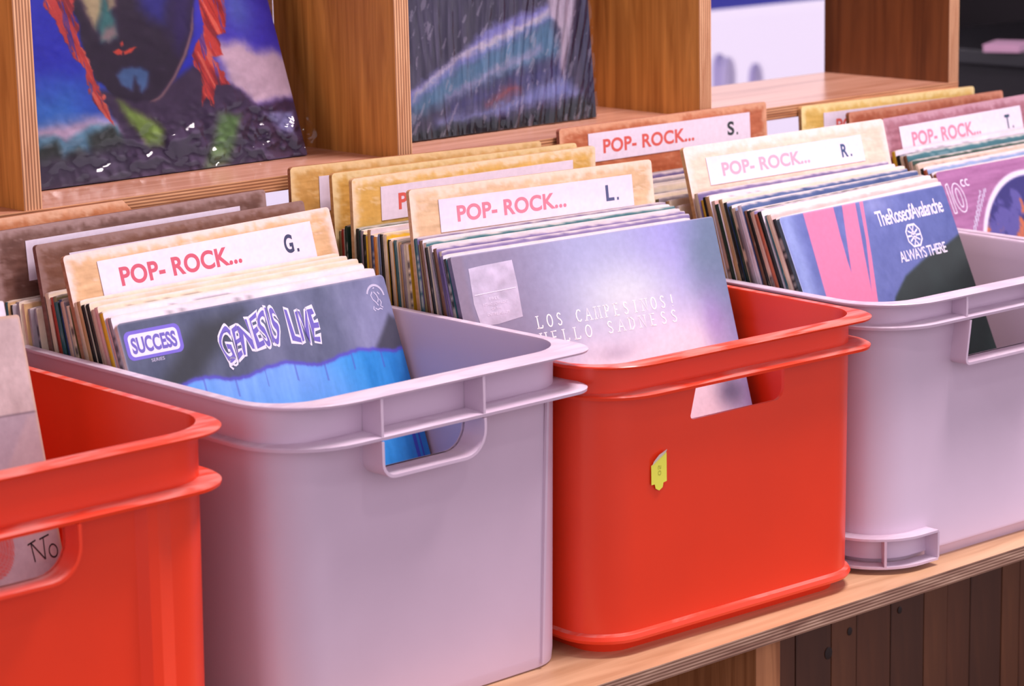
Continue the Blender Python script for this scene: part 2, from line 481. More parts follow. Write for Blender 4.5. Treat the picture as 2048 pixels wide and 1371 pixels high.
# ------------------------------------------------------------------ counter under the crates
ZC = -.4216
ctr = bpy.data.objects.new('plywood_counter', None); COL.objects.link(ctr); ctr.location = (.2, -.1, -1.25)
tag(ctr, 'long plywood counter with layered front edge carrying the crates', 'counter')
banded_box('counter_top', (-1.6, 1.6, -.496, .25, ZC - T, ZC), W_CTR, W_CPZ, True, ctr)
box('side_panel', (.036, .071, -.470, .2, -1.25, ZC - T), W_SIDE, ctr)
box('side_panel', (.90, .92, -.470, .2, -1.25, ZC - T), W_SIDE, ctr)
box('side_panel', (-.9, -.88, -.470, .2, -1.25, ZC - T), W_SIDE, ctr)
# glued staves of the recessed front, left and right of the side panel
x = .07
k = 0
random.seed(3)
while x < .9:
    w = random.choice((.034, .042, .05, .058))
    if x < .071: x = .0712
    x1 = min(x + w, .9)
    yy = -.33
    if x1 - x > .004:
        box('plank', (x + .0006, x1 - .0006, yy + random.uniform(0, .0012), yy + .018, -1.25, ZC - T), W_PL[k % 3], ctr, bevel=.0006)
    x = x1; k += 1
knot_m = plain('knot_wood', (38, 20, 12), .6)
for (kx, kz, kr) in ((.30, -.552, .006), (.335, -.535, .004), (.42, -.53, .0035), (.415, -.495, .003)):
    v = [(kr * math.cos(a * math.pi / 6), 0, kr * 1.2 * math.sin(a * math.pi / 6)) for a in range(12)] + [(0, -.0008, 0)]
    f = [(a, (a + 1) % 12, 12) for a in range(12)]
    o = link('knot', mesh('knot', v, f, smooth=True), knot_m, ctr); o.location = Vector((kx, -.3305, kz)) - ctr.location

# ------------------------------------------------------------------ crates
def rr3(x0, x1, y0, y1, r, z, nc=8, rR=None):
    pts = []
    rR = r if rR is None else rR
    for cx, cy, a, r in ((x1 - rR, y0 + rR, 270, rR), (x1 - rR, y1 - rR, 0, rR), (x0 + r, y1 - r, 90, r), (x0 + r, y0 + r, 180, r)):
        for k in range(nc + 1):
            t = math.radians(a + 90 * k / nc); pts.append((cx + r * math.cos(t), cy + r * math.sin(t), z))
    return pts

def handle_path(hw, zt, zb, r, slant=0.0, rl=None):
    """U shaped outline of the grip hole from its top left, round the bottom, to its top right"""
    rl = r if rl is None else rl
    p = [(-hw + slant, zt)]
    for k in range(7):
        t = math.radians(180 + 90 * k / 6); p.append((-hw + rl + rl * math.cos(t), zb + rl + rl * math.sin(t)))
    for k in range(7):
        t = math.radians(270 + 90 * k / 6); p.append((hw - r + r * math.cos(t), zb + r + r * math.sin(t)))
    p.append((hw, zt))
    return p

def make_crate(loc, yaw, Wd, Dp, h, mat, label, e=.02, r=.055, taper=.006, base='flange', frame=True, panel=0, hole=(.0625, .030, .070), slant=0.0, hr=.02, hrl=None, ribs=True, es=.008, rR=None, hoff=0.0, gap=.033):
    wt = .0028
    l2 = h - gap                                   # lower lip
    rR = r if rR is None else rR
    def lvl(z, o, rad=None):
        tp = taper * (1 - z / h)
        k = o - tp
        ks = (o * es / e if o > 0 and z > .1 else o) - tp
        q = min(max(o / e, 0), 1) if z > .1 else 0
        return rr3(-ks, Wd + ks, -k, Dp + ks, max(r + k, .006), z, nc=9, rR=max((r + k) * (1 - q) + rR * q, .006))
    if base == 'plain':
        prof = [(0, -.004), (.002, -.001), (.012, 0), (.013, 0), (.016, 0), (.018, 0)]
    elif base == 'flange':
        prof = [(0, -.014), (.012, -.012), (.013, .004), (.0165, .006), (.020, .004), (.022, 0)]
    else:
        prof = [(0, -.006), (.012, -.004), (.013, .001), (.016, .001), (.018, 0)]
    prof += [(l2 - .0035, 0), (l2 - .003, e * .6), (l2 - .0028, e), (l2, e + .0004), (l2 + .0012, e * .9), (l2 + .002, 0),
             (h - .0035, 0), (h - .003, e * .7), (h - .0028, e), (h - .0008, e + .0008), (h, e - .0006), (h + .0002, -wt + .001), (h - .002, -wt),
             (l2 + .002, -wt), (l2 - .002, -wt - .001), (.02, -wt), (.0165, -wt - .004)]
    V = []; F = []
    rings = [lvl(z, o) for z, o in prof]
    n = len(rings[0])
    for rg in rings: V += rg
    for i in range(len(rings) - 1):
        for j in range(n):
            a = i * n + j; b = i * n + (j + 1) % n
            F.append((a, b, b + n, a + n))
    F.append(tuple(range(n))[::-1]); F.append(tuple(range((len(rings) - 1) * n, len(rings) * n)))
    me = mesh('crate', V, F)
    o = link('crate', me, mat, None, loc)
    cx = Wd / 2 + hoff
    hw, dt, db = hole
    zt = l2 - .004; zb = h - db
    # hole cut
    pth = handle_path(hw, zt, zb, hr, slant, hrl)
    cv = [(cx + a, -.03, b) for a, b in pth] + [(cx + a, .03, b) for a, b in pth]
    m_ = len(pth); cf = [tuple(range(m_)), tuple(range(m_, 2 * m_))[::-1]] + [(i, i + m_, (i + 1) % m_ + m_, (i + 1) % m_) for i in range(m_)]
    cut = bpy.data.objects.new('cut', mesh('cut', cv, cf)); COL.objects.link(cut); cut.location = loc
    bpy.context.view_layer.update()
    # make cutter normals consistent
    import bmesh
    for q in (cut.data, o.data):
        bm = bmesh.new(); bm.from_mesh(q); bmesh.ops.recalc_face_normals(bm, faces=bm.faces); bm.to_mesh(q); bm.free()
    md = o.modifiers.new('hole', 'BOOLEAN'); md.object = cut; md.solver = 'EXACT'; md.operation = 'DIFFERENCE'
    dg = bpy.context.evaluated_depsgraph_get(); dg.update()
    nm = bpy.data.meshes.new_from_object(o.evaluated_get(dg))
    o.modifiers.clear(); o.data = nm
    bpy.data.objects.remove(cut)
    if not nm.materials: nm.materials.append(mat)
    nm.polygons.foreach_set('use_smooth', [True] * len(nm.polygons)); nm.set_sharp_from_angle(angle=math.radians(32))
    def kk(z): return -taper * (1 - z / h)
    yf = -kk(zb)
    if frame:
        # raised band round the grip
        t2 = .0028; V = []; F = []
        for i, (a, b) in enumerate(pth):
            a0 = pth[max(i - 1, 0)]; b0 = pth[min(i + 1, m_ - 1)]
            ex, ez = b0[0] - a0[0], b0[1] - a0[1]; L = math.hypot(ex, ez); nx, nz = -ez / L, ex / L   # inward
            for (s, y) in ((0, -e), (-t2, -e), (-t2, .004), (0, .004)):
                V.append((cx + a + nx * s, y, b + nz * s))
        for i in range(m_ - 1):
            for j in range(4):
                a = i * 4 + j; b = i * 4 + (j + 1) % 4; F.append((a, b, b + 4, a + 4))
        F += [(0, 3, 2, 1), (len(V) - 4, len(V) - 3, len(V) - 2, len(V) - 1)]
        link('grip_band', mesh('grip_band', V, F, smooth=True, sharp=40), mat, o)
    if ribs:
        for s in (-1, 1):
            x_ = cx + s * (hw + .001)
            v, f = boxes([(x_ - .0014, x_ + .0014, -e + .0006, 0, l2 - .001, h - .002)])
            link('rib', mesh('rib', v, f), mat, o)
            # little side rib under the lower lip
    if panel > 0:
        # upright moulding seam near the right corner
        x_ = Wd - .040
        V = []
        for (z_, xo) in ((.006, -.004), (l2 - .001, .004)):
            yy = -kk(z_)
            V += [(x_ + xo - .0022, yy + .001, z_), (x_ + xo - .0016, yy - .0016, z_), (x_ + xo + .0010, yy - .0016, z_), (x_ + xo + .0014, yy + .001, z_)]
        F = [(0, 4, 5, 1), (1, 5, 6, 2), (2, 6, 7, 3), (0, 1, 2, 3), (7, 6, 5, 4)]
        link('moulding_seam', mesh('moulding_seam', V, F), mat, o)
    elif panel < 0:
        # shallow ridge where the recessed middle of the front meets the corner column
        for sx in (1, -1):
            prof2 = [(.094, .002), (.084, -.007), (.074, -.007), (.050, .003)]
            V = []
            for z_ in (.004, l2 - .002):
                for (dx, yy) in prof2:
                    V.append((Wd - dx if sx > 0 else dx, yy - kk(z_), z_))
            F = [(0, 1, 5, 4), (1, 2, 6, 5), (2, 3, 7, 6), (0, 3, 2, 1), (4, 5, 6, 7)]
            pm = mesh('ridge', V, F)
            bm = bmesh.new(); bm.from_mesh(pm); bmesh.ops.recalc_face_normals(bm, faces=bm.faces); bm.to_mesh(pm); bm.free()
            link('ridge', pm, mat, o)
    if base == 'feet':
        for sx in (0, 1):
            # hollow bracket foot wrapped round the front corner: two plates and four webs
            V = []; F = []
            na = 12; rad_i = r - .006; rad_o = r + .012
            angs = [180 + 90 * k / na for k in range(na + 1)]
            def P(rad, t): return (r + rad * math.cos(math.radians(t)), r + rad * math.sin(math.radians(t)))
            path_o = [P(rad_o, t) for t in angs] + [(r + .026, r - rad_o)]; path_i = [P(rad_i, t) for t in angs] + [(r + .026, r - rad_i)]
            for (za, zb_) in ((.006, .0085), (.036, .0385)):
                b = len(V); nn = len(path_o)
                for q in (za, zb_):
                    V += [(p[0], p[1], q) for p in path_o] + [(p[0], p[1], q) for p in path_i]
                for i in range(nn - 1):
                    F += [(b + i, b + i + 1, b + nn + i + 1, b + nn + i), (b + 2 * nn + i, b + 3 * nn + i, b + 3 * nn + i + 1, b + 2 * nn + i + 1), (b + i, b + 2 * nn + i, b + 2 * nn + i + 1, b + i + 1)]
                F += [(b + nn - 1, b + 2 * nn + nn - 1, b + 3 * nn + nn - 1, b + nn + nn - 1)]
            for kx in (0, 7, nn - 1):
                po, pi_ = path_o[kx], path_i[kx]; b = len(V); ex = np.array(po) - np.array(pi_); ex /= np.linalg.norm(ex); t_ = np.array([-ex[1], ex[0]]) * .0013
                for q in (.0085, .036):
                    for base_p in (po, pi_):
                        for s in (-1, 1): V.append((base_p[0] + s * t_[0], base_p[1] + s * t_[1], q))
                F += [(b, b + 1, b + 5, b + 4), (b + 2, b + 6, b + 7, b + 3), (b, b + 4, b + 6, b + 2), (b + 1, b + 3, b + 7, b + 5)]
            if sx: V = [(Wd - p[0], p[1], p[2]) for p in V]
            pm = mesh('foot', V, F)
            bm = bmesh.new(); bm.from_mesh(pm); bmesh.ops.recalc_face_normals(bm, faces=bm.faces); bm.to_mesh(pm); bm.free()
            link('foot', pm, mat, o)
    o.location = loc; o.rotation_euler = (0, 0, yaw)
    tag(o, label, 'crate')
    return o

def crate_at(xl, xr, yf, yaw, Dp, h, mat, label, **k):
    return make_crate((xl, yf, ZC), math.radians(yaw), xr - xl, Dp, h, mat, label, **k)

c0 = crate_at(-.920, -.556, -.430, .6, .43, 0.2990, M_RED, 'red plastic crate cut off by the left edge of the photo', e=.019, gap=.047, hole=(.0625, .03, .093), panel=-.009, hr=.026, ribs=False, es=.007, rR=.05, hoff=-.038, base='plain')
c1 = crate_at(-.511, -.163, -.436, 1.0, .43, 0.3040, M_GREY, 'grey plastic crate holding the front record with the blue stage cover', e=.026, r=.05, panel=.009, hr=.022, hrl=.012, es=.008, rR=.030, hoff=-.021, base='plain', hole=(.0575, .03, .072), gap=.037)
c2 = crate_at(-.163, .205, -.455, -2.0, .46, 0.2840, M_RED, 'red plastic crate with a yellow price sticker on its front', e=.018, r=.05, taper=.003, frame=False, ribs=False, hr=.012, hrl=.004, slant=.008, hole=(.063, .03, .068), es=.007, rR=.04, gap=.0295)
c3 = crate_at(.227, .622, -.462, -1.5, .46, .2866, M_GREY, 'grey plastic crate with bracket feet behind the right end of the stickered red crate', e=.020, r=.055, base='feet', hr=.01, hrl=.004, slant=.006, hole=(.063, .03, .073), es=.009, rR=.05, hoff=-.021, gap=.0245)
c4 = crate_at(.650, 1.03, -.44, 0, .45, .2866, M_GREY, 'grey crate at the right edge, behind the bracket-footed grey crate', e=.018, base='feet')

# yellow price sticker
M_YEL = plain('yellow_price_sticker', (240, 240, 84), .45)
M_STK = plain('peeled_sticker_back', (238, 226, 214), .5)
def on_crate(c, x, z, d):
    return c.matrix_world @ Vector((x, -d, z))
st_pts = [(-.0098, -.011), (-.0055, -.011), (-.0045, -.0145), (.0, -.0165), (.0045, -.0145), (.0055, -.011), (.0098, -.0105), (.0098, .012), (-.0098, .004)]
V = [(a, -.0004, b * 1.25) for a, b in st_pts] + [(a, 0, b * 1.25) for a, b in st_pts]
nn = len(st_pts)
F = [tuple(range(nn))] + [(i, i + nn, (i + 1) % nn + nn, (i + 1) % nn) for i in range(nn)]
bpy.context.view_layer.update()
stk = link('price_sticker', mesh('price_sticker', V, F), M_YEL)
stk.location = on_crate(c2, .0785, .1755, .0014 - .003 * (1 - .1755 / .2816)); stk.rotation_euler = c2.rotation_euler
tag(stk, 'small yellow price sticker with a curled top on the red crate', 'sticker')
V = [(-.0088, -.0005, .005), (.0088, -.0005, .015), (.0075, -.0035, .0105), (-.0078, -.0035, .0005), (-.0088, -.0003, .0052), (.0088, -.0003, .0152)]
link('curled_corner', mesh('curled_corner', [(-.0088, -.0006, .0050), (.0088, -.0006, .0150), (.0088, -.0024, .0186), (-.0020, -.0030, .0150), (-.0085, -.0024, .0092)], [(0, 1, 2, 3, 4)]), M_STK, stk)['label'] = 'curled white corner'
sv, sf = text2d('05', .0)
mn, mxx = sv.min(0), sv.max(0); sv = (sv - mn) / (mxx - mn)
link('lettering', mesh('lettering', [(-.0015 + a * .004, -.0006, -.006 + b * .010) for a, b in sv[:, ::-1] * [1, 1]], sf), plain('faded_price_ink', (190, 190, 60), .6), stk)

# ------------------------------------------------------------------ record dividers
def board_painter(base, wear, dark=None, seed=0, wearamt=1.0):
    base = np.array(base, float); wear = np.array(wear, float)
    def p(u, v):
        g = fbm(u * 14, v * 110, seed); g2 = fbm(u * 60, v * 60, seed + 3)
        c = base + (g[..., None] - .5) * 44 + (g2[..., None] - .5) * 18
        edge = np.minimum(np.minimum(u, 1 - u) * .33, v * .38)
        w = sm(.012, .001, edge + (g2 - .5) * .014) * wearamt
        w = np.clip(w + sm(.60, .72, fbm(u * 22, v * 70, seed + 9)) * .45 * wearamt, 0, 1)
        return mixc(c, wear, w)
    return p

def edge_painter(col, seed=0):
    col = np.array(col, float)
    def p(k):
        g = fbm(k * 60, k * 0, seed)
        return col + (g[..., None] - .5) * 40
    return p

def vgrid(n_top, top, n_rest):
    return list(np.linspace(0, top, n_top + 1)) + list(np.linspace(top, 1, n_rest + 1))[1:]

INK = {'G': ((196, 84, 104), (58, 62, 94)), 'L': ((212, 124, 142), (76, 82, 120)), 'R': ((220, 160, 178), (56, 76, 116)), 'T': ((206, 130, 152), (34, 64, 88))}  # red and navy lightened per label, bright haze put into the ink colour
INKM = {k: (plain('hazed_red_ink_' + k, a, .5), plain('hazed_navy_ink_' + k, b, .5)) for k, (a, b) in INK.items()}
INKM[None] = (plain('coral_red_ink', (212, 92, 82), .5), plain('green_black_ink', (40, 50, 52), .5)); INKM['S'] = INKM[None]

def divider(name, q, base, wear, edge, label, letter=None, lab=(.108, .908, .030, .120), seed=0, text=True, ragged=False):
    TL, TR, BL, BR = q
    o, fr = slab('record_divider', TL, TR, BL, BR, .0052, board_painter(base, wear, seed=seed), edge_painter(edge, seed), 110, vgrid(80, .32, 4), M_BOARD, r=.004, topcol=edge_painter(edge, seed + 1))
    tag(o, label, 'divider', 'wooden record dividers with white stickers')
    a, b, c, d = lab
    lo, lf = slab('paper_label', on(fr, a, c, .0007), on(fr, b, c, .0007), on(fr, a, d, .0007), on(fr, b, d, .0007), .0006,
                  lambda u, v: np.zeros(u.shape + (3,)) + np.array((226, 214, 228.)) - (fbm(u * 6, v * 3, seed)[..., None] - .5) * 10, edge_painter((200, 185, 190)), 10, np.linspace(0, 1, 4), M_BOARD if 0 else M_PRINT, o)
    w = b - a
    def X(x): return (x - .108) / .8
    if text:
        s = lettering('POP- ROCK...', lf, lo, INKM[letter][0], X(.176), X(.62), .25, .75, offset=.03, space=1.04, d=.00012)[0]
        s['label'] = 'red words'
    if letter:
        s = lettering(letter, lf, lo, INKM[letter][1], X(.79), X(.825), .24, .75, offset=.03, d=.00012)[0]
        put2d('full_stop', *poly2d([(X(.836), .66), (X(.844), .66), (X(.844), .75), (X(.836), .75)]), lf, lo, INKM[letter][1], .00012)
        s['label'] = 'navy letter'
    return o, fr

Q = {
    'zero': [(-0.87, -0.204, -0.0439), (-0.6143, -0.207, -0.0521), (-0.8703, -0.2901, -0.398), (-0.6146, -0.2911, -0.398)],
    'genesis': [(-0.502, -0.1845, -0.0811), (-0.1799, -0.169, -0.0816), (-0.4964, -0.299, -0.398), (-0.1743, -0.2833, -0.398)],
    'G': [(-0.5, -0.0964, -0.0294), (-0.1707, -0.072, -0.0253), (-0.4927, -0.1994, -0.398), (-0.1633, -0.1761, -0.398)],
    'F': [(-0.5, -0.0486, -0.0246), (-0.167, -0.0251, -0.0239), (-0.4952, -0.1173, -0.398), (-0.1621, -0.0939, -0.398)],
    'E': [(-0.537, -0.0314, -0.0099), (-0.2028, -0.0082, -0.01), (-0.5348, -0.0627, -0.398), (-0.2006, -0.0394, -0.398)],
    'D': [(-0.552, -0.0126, -0.0015), (-0.2205, 0.0103, -0.0031), (-0.5501, -0.0403, -0.398), (-0.2186, -0.0173, -0.398)],
    'campes': [(-0.15, -0.2373, -0.0604), (0.1937, -0.2596, -0.0599), (-0.1569, -0.3427, -0.398), (0.1868, -0.3652, -0.398)],
    'L': [(-0.145, -0.1699, -0.0016), (0.1696, -0.1924, -0.0028), (-0.1484, -0.2175, -0.398), (0.1663, -0.2398, -0.398)],
    'K3': [(-0.143, -0.0759, 0.0001), (0.1819, -0.0927, 0.0017), (-0.1434, -0.0832, -0.398), (0.1815, -0.1001, -0.398)],
    'K2': [(-0.142, -0.0414, 0.0023), (0.1859, -0.0587, 0.0017), (-0.1431, -0.0615, -0.398), (0.1848, -0.0787, -0.398)],
    'K1': [(-0.176, -0.0163, 0.01), (0.1551, -0.0343, 0.005), (-0.1764, -0.0229, -0.398), (0.1547, -0.0408, -0.398)],
    'rose': [(0.245, -0.3064, -0.0628), (0.5575, -0.2713, -0.0671), (0.2613, -0.4442, -0.398), (0.5736, -0.4073, -0.398)],
    'R': [(0.24, -0.1696, 0.0001), (0.57, -0.1706, -0.0005), (0.2397, -0.2791, -0.398), (0.5697, -0.2798, -0.398)],
    'S': [(0.205, -0.0094, 0.0107), (0.5439, -0.0096, 0.0099), (0.205, -0.0296, -0.398), (0.5439, -0.0297, -0.398)],
    'ten': [(0.67, -0.1679, -0.0756), (0.9889, -0.1518, -0.0773), (0.6784, -0.3266, -0.398), (0.9973, -0.3097, -0.398)],
    'T': [(0.665, -0.0879, -0.017), (0.9738, -0.0761, -0.0144), (0.6683, -0.1783, -0.398), (0.9771, -0.1671, -0.398)],
    'U': [(0.66, -0.0392, -0.0123), (0.9755, -0.0286, -0.014), (0.6619, -0.0934, -0.398), (0.9774, -0.0826, -0.398)],
    'V': [(0.625, 0.0107, -0.0023), (0.9655, 0.0156, -0.0083), (0.6253, -0.0104, -0.398), (0.9658, -0.0053, -0.398)],
}
for k_, (dx, dy) in {'V': (-.016, -.018), }.items():
    Q[k_] = [(p[0] + dx, p[1] + dy, p[2]) for p in Q[k_]]
TAN = (208, 168, 124); PALE = (232, 208, 190)
B = {}
_, B['G'] = divider('G', Q['G'], TAN, (232, 206, 196), (172, 122, 92), 'tan divider lettered G in the grey crate behind the blue-covered record', 'G', (.109, .912, .028, .124), 1)
_, B['F'] = divider('F', Q['F'], (112, 72, 54), (150, 118, 110), (120, 78, 70), 'dark brown divider directly behind the one lettered G', None, (.109, .908, .033, .124), 2, text=False)
_, B['E'] = divider('E', Q['E'], (106, 72, 60), (160, 130, 124), (112, 78, 74), 'brown divider showing a long blank strip of label, two behind the one lettered G', None, (.112, .894, .033, .131), 3, text=False)
_, B['D'] = divider('D', Q['D'], (186, 112, 66), (222, 170, 134), (170, 112, 80), 'orange-brown divider at the back of the left grey crate', None, (.115, .862, .034, .12), 4, text=False)
_, B['L'] = divider('L', Q['L'], (212, 176, 134), (236, 210, 186), (196, 150, 108), 'tan divider lettered L in the stickered red crate', 'L', (.109, .908, .033, .116), 5)
_, B['K3'] = divider('K3', Q['K3'], (212, 168, 84), (236, 212, 176), (200, 160, 112), 'yellowish divider directly behind the one lettered L, its label starting with P', None, (.109, .900, .030, .118), 6)
_, B['K2'] = divider('K2', Q['K2'], (204, 156, 72), (232, 206, 150), (188, 140, 84), 'yellowish divider second behind the one lettered L, its label hidden', None, (.109, .900, .04, .118), 7, text=False)
_, B['K1'] = divider('K1', Q['K1'], (200, 152, 80), (228, 196, 140), (160, 104, 70), 'yellow-brown divider at the back of the stickered red crate', None, (.105, .900, .030, .12), 8)
_, B['R'] = divider('R', Q['R'], (226, 196, 174), (236, 214, 204), (206, 160, 110), 'pale divider lettered R in the grey crate with bracket feet', 'R', (.094, .866, .036, .110), 9)
_, B['S'] = divider('S', Q['S'], (176, 96, 58), (214, 156, 120), (168, 104, 84), 'reddish-brown divider lettered S at the back of the bracket-footed crate', 'S', (.128, .911, .024, .104), 10)
_, B['T'] = divider('T', Q['T'], (150, 92, 104), (186, 140, 152), (120, 70, 56), 'mauve divider lettered T at the right edge', 'T', (.096, .905, .033, .124), 11)
_, B['U'] = divider('U', Q['U'], (160, 80, 48), (196, 130, 100), (130, 74, 52), 'red-brown divider directly behind the one lettered T', None, (.10, .89, .036, .12), 12, text=False)
_, B['V'] = divider('V', Q['V'], (214, 176, 88), (238, 216, 150), (196, 150, 100), 'mustard divider at the back of the right-hand crate, its label half hidden', None, (.119, .905, .028, .118), 13)

# ------------------------------------------------------------------ filler records
PAL = dict(cream=(224, 206, 180), white=(226, 216, 226), black=(22, 26, 26), grey=(150, 140, 148), blue=(64, 84, 130), navy=(40, 48, 84), teal=(50, 104, 112), green=(32, 62, 50),
           tan=(196, 158, 110), orange=(214, 140, 60), yellow=(222, 176, 40), brown=(122, 84, 62), red=(168, 58, 44), pink=(222, 176, 172), purple=(120, 104, 150), beige=(206, 178, 158), sky=(130, 150, 190), olive=(140, 130, 90), rust=(190, 104, 70))
ORD = ['first', 'second', 'third', 'fourth', 'fifth', 'sixth', 'seventh', 'eighth', 'ninth', 'tenth', 'eleventh', 'twelfth', 'thirteenth', 'fourteenth', 'fifteenth', 'sixteenth', 'seventeenth', 'eighteenth', 'nineteenth', 'twentieth', 'twenty-first', 'twenty-second', 'twenty-third', 'twenty-fourth']

def spine_painter(col, ink, seed, L):
    col = np.array(col, float); ink = np.array(ink, float)
    has = (seed * 7) % 10 < 6
    a = .05 + .3 * ((seed * 13) % 10) / 10; bb = a + .25 + .3 * ((seed * 5) % 10) / 10
    def p(k, w):
        c = np.zeros(k.shape + (3,)) + col
        g = fbm(k * 18, w * 1.0, seed)
        c = c + (g[..., None] - .5) * 40
        if has:
            t = vnoise(k * 140, w * 0, seed) > .45
            m = (t & (k > a) & (k < bb) & (np.abs(w - .5) < .3)).astype(float) * .7
            c = mixc(c, ink, m)
        wr = sm(.72, .84, fbm(k * 40, w * 2, seed + 5)) * .7
        c = mixc(c, (206, 186, 166), wr)
        return c
    return p

def filler(BLp, up, ux, H, Wd, t, colname, facecol, place, group, seed, words=None):
    BL = np.array(BLp, float); BR = BL + ux * Wd; TL = BL + up * H; TR = BR + up * H
    col = PAL[colname]; lightc = sum(col) > 380
    ink = (50, 44, 50) if lightc else (210, 204, 196)
    fc = np.array(PAL[facecol], float)
    def front(u, v):
        c = np.zeros(u.shape + (3,)) + fc
        c = c + (fbm(u * 14, v * 40, seed)[..., None] - .5) * 46
        e = sm(.008, .001, v + (fbm(u * 60, v * 20, seed + 2) - .5) * .010)
        c = mixc(c, (226, 212, 206), e * .9)
        b = (vnoise(u * 90, v * 0, seed + 4) > .55) & (v > .010) & (v < .024) & (u > .1) & (u < .1 + .5 * ((seed * 3) % 7) / 7)
        return mixc(c, np.array(ink if sum(facecol_rgb) > 380 else (210, 204, 214), float), b.astype(float) * .3)
    facecol_rgb = PAL[facecol]
    def top(k):
        g = fbm(k * 50, k * 0, seed + 8)
        return mixc(np.zeros(k.shape + (3,)) + (fc * .4 + np.array((226, 210, 202.)) * .6), (120, 96, 96), sm(.6, .8, g) * .5)
    o, fr = slab('album_sleeve', TL, TR, BL, BR, t, front, edge_painter(col, seed), 44, [0, .004, .008, .014, .02, .028, .04, .06, .3, 1], M_PRINT, r=.003, topcol=top, spine=spine_painter(col, ink, seed, H))
    sn = {'sky': 'pale blue', 'olive': 'olive green'}.get(colname, colname)
    if words:
        nb_ = fr['nb']; k_ = fr['TL'] + nb_ * t
        sf_ = dict(TL=fr['TL'] - ux * t * .18, TR=fr['BL'] - ux * t * .18, BL=k_ - ux * t * .18, BR=fr['BL'] + nb_ * t - ux * t * .18, nb=ux, W=H, H=t)
        lettering(words[0], sf_, o, words[1], words[2], words[3], .12, .88, offset=.01, d=.0003)['label' if 0 else 0]
    tag(o, '%s-spined record sleeve, %s' % (sn, place), 'record', group)
    return o

def unit_v(a): return a / np.linalg.norm(a)

def fill(a, b, cols, faces, place, group, seed0, f0=0.0, f1=1.0, H=.335, Wd=.318, ja=.0035, words=None):
    """sleeves standing between plane a (front) and plane b (back); cols run from the front backwards"""
    n = len(cols)
    A = {k: np.array(v_, float) for k, v_ in zip(('TL', 'TR', 'BL', 'BR'), a)}
    Bq = {k: np.array(v_, float) for k, v_ in zip(('TL', 'TR', 'BL', 'BR'), b)}
    for i in range(n):
        t_ = f0 + (f1 - f0) * (i + 1) / (n + 1)
        BLp = A['BL'] * (1 - t_) + Bq['BL'] * t_
        u1 = unit_v(A['TL'] - A['BL']) * (1 - t_) + unit_v(Bq['TL'] - Bq['BL']) * t_
        ux = unit_v(unit_v(A['BR'] - A['BL']) * (1 - t_) + unit_v(Bq['BR'] - Bq['BL']) * t_)
        up = unit_v(u1)
        gap = np.linalg.norm((Bq['BL'] - A['BL']))* (f1 - f0) / (n + 1)
        rs = random.Random(seed0 + i)
        BLp = BLp + ux * rs.uniform(-.001, .0025)
        th = min(.0056, gap * .93)
        filler(BLp, up, ux, H + rs.uniform(-ja, ja), Wd + rs.uniform(-.002, .001), th, cols[i], faces[i % len(faces)], '%s %s' % (ORD[i], place), group, seed0 + i, words if i == 0 else None)

g1 = 'record sleeves in the left grey crate'; g2 = 'record sleeves in the stickered red crate'; g3 = 'record sleeves in the bracket-footed grey crate'; g4 = 'record sleeves in the crate at the right edge'; g0 = 'record sleeves in the cut-off red crate'
fill(Q['genesis'], Q['G'], ['grey', 'pink', 'yellow', 'beige', 'pink', 'beige', 'black', 'black', 'tan', 'cream'], ['white', 'white', 'white', 'cream', 'cream', 'beige', 'cream', 'cream', 'cream', 'cream'], 'back from the blue-covered front record', g1, 100, 0, .97, H=.3425)
fill(Q['G'], Q['F'], ['cream', 'beige', 'blue', 'teal', 'olive', 'red', 'cream'], ['olive', 'grey', 'cream', 'green'], 'behind the divider lettered G', g1, 120, .08, .96, H=.336)
fill(Q['F'], Q['E'], ['grey', 'grey', 'beige', 'grey', 'black', 'teal'], ['cream', 'grey', 'tan'], 'behind the dark brown divider that follows G', g1, 140, .12, .95, H=.322, Wd=.30)
fill(Q['campes'], Q['L'], ['black', 'purple', 'cream', 'brown', 'black', 'grey', 'black', 'beige', 'brown', 'olive', 'teal'], ['teal', 'white', 'purple', 'purple', 'white', 'white', 'cream'], 'back from the pale violet front record', g2, 200, .04, .98, H=.352, Wd=.325, words=('COLOUR', plain('red_spine_ink', (214, 60, 84), .5), .36, .50))
fill(Q['L'], Q['K3'], ['cream', 'grey', 'tan', 'teal', 'cream', 'black', 'cream', 'black', 'sky', 'orange', 'blue', 'tan', 'black', 'grey', 'black'], ['yellow', 'cream', 'green', 'cream', 'orange', 'white'], 'behind the divider lettered L', g2, 220, .06, .97, H=.346)
fill(Q['K3'], Q['K2'], ['green', 'red', 'olive'], ['green', 'cream', 'tan'], 'behind the yellowish divider that follows L', g2, 250, .18, .96, H=.346)
fill(Q['rose'], Q['R'], ['black', 'cream', 'teal', 'black', 'rust', 'beige', 'black', 'brown', 'white', 'grey', 'cream', 'green', 'black', 'tan', 'green', 'beige', 'tan', 'black', 'yellow', 'cream'], ['white', 'pink', 'white', 'white', 'sky', 'purple', 'black', 'white', 'blue', 'white', 'sky', 'white', 'blue', 'cream'], 'back from the front record with pink stripes', g3, 300, 0, .97, H=.362)
fill(Q['R'], Q['S'], ['white', 'tan', 'olive', 'cream', 'black', 'green', 'black', 'tan', 'pink', 'black', 'grey', 'cream'], ['cream', 'cream', 'grey', 'cream', 'purple', 'black'], 'behind the divider lettered R', g3, 340, .05, .95, H=.348)
fill(Q['ten'], Q['T'], ['brown', 'rust', 'black', 'cream', 'beige', 'brown', 'cream', 'black', 'yellow'], ['white', 'sky', 'white', 'beige', 'green', 'teal', 'blue', 'navy'], 'back from the mauve front record', g4, 400, 0, .94, H=.357)
Q['zero_b'] = [tuple(np.array(p) + np.array((0, .05, 0))) for p in Q['zero']]
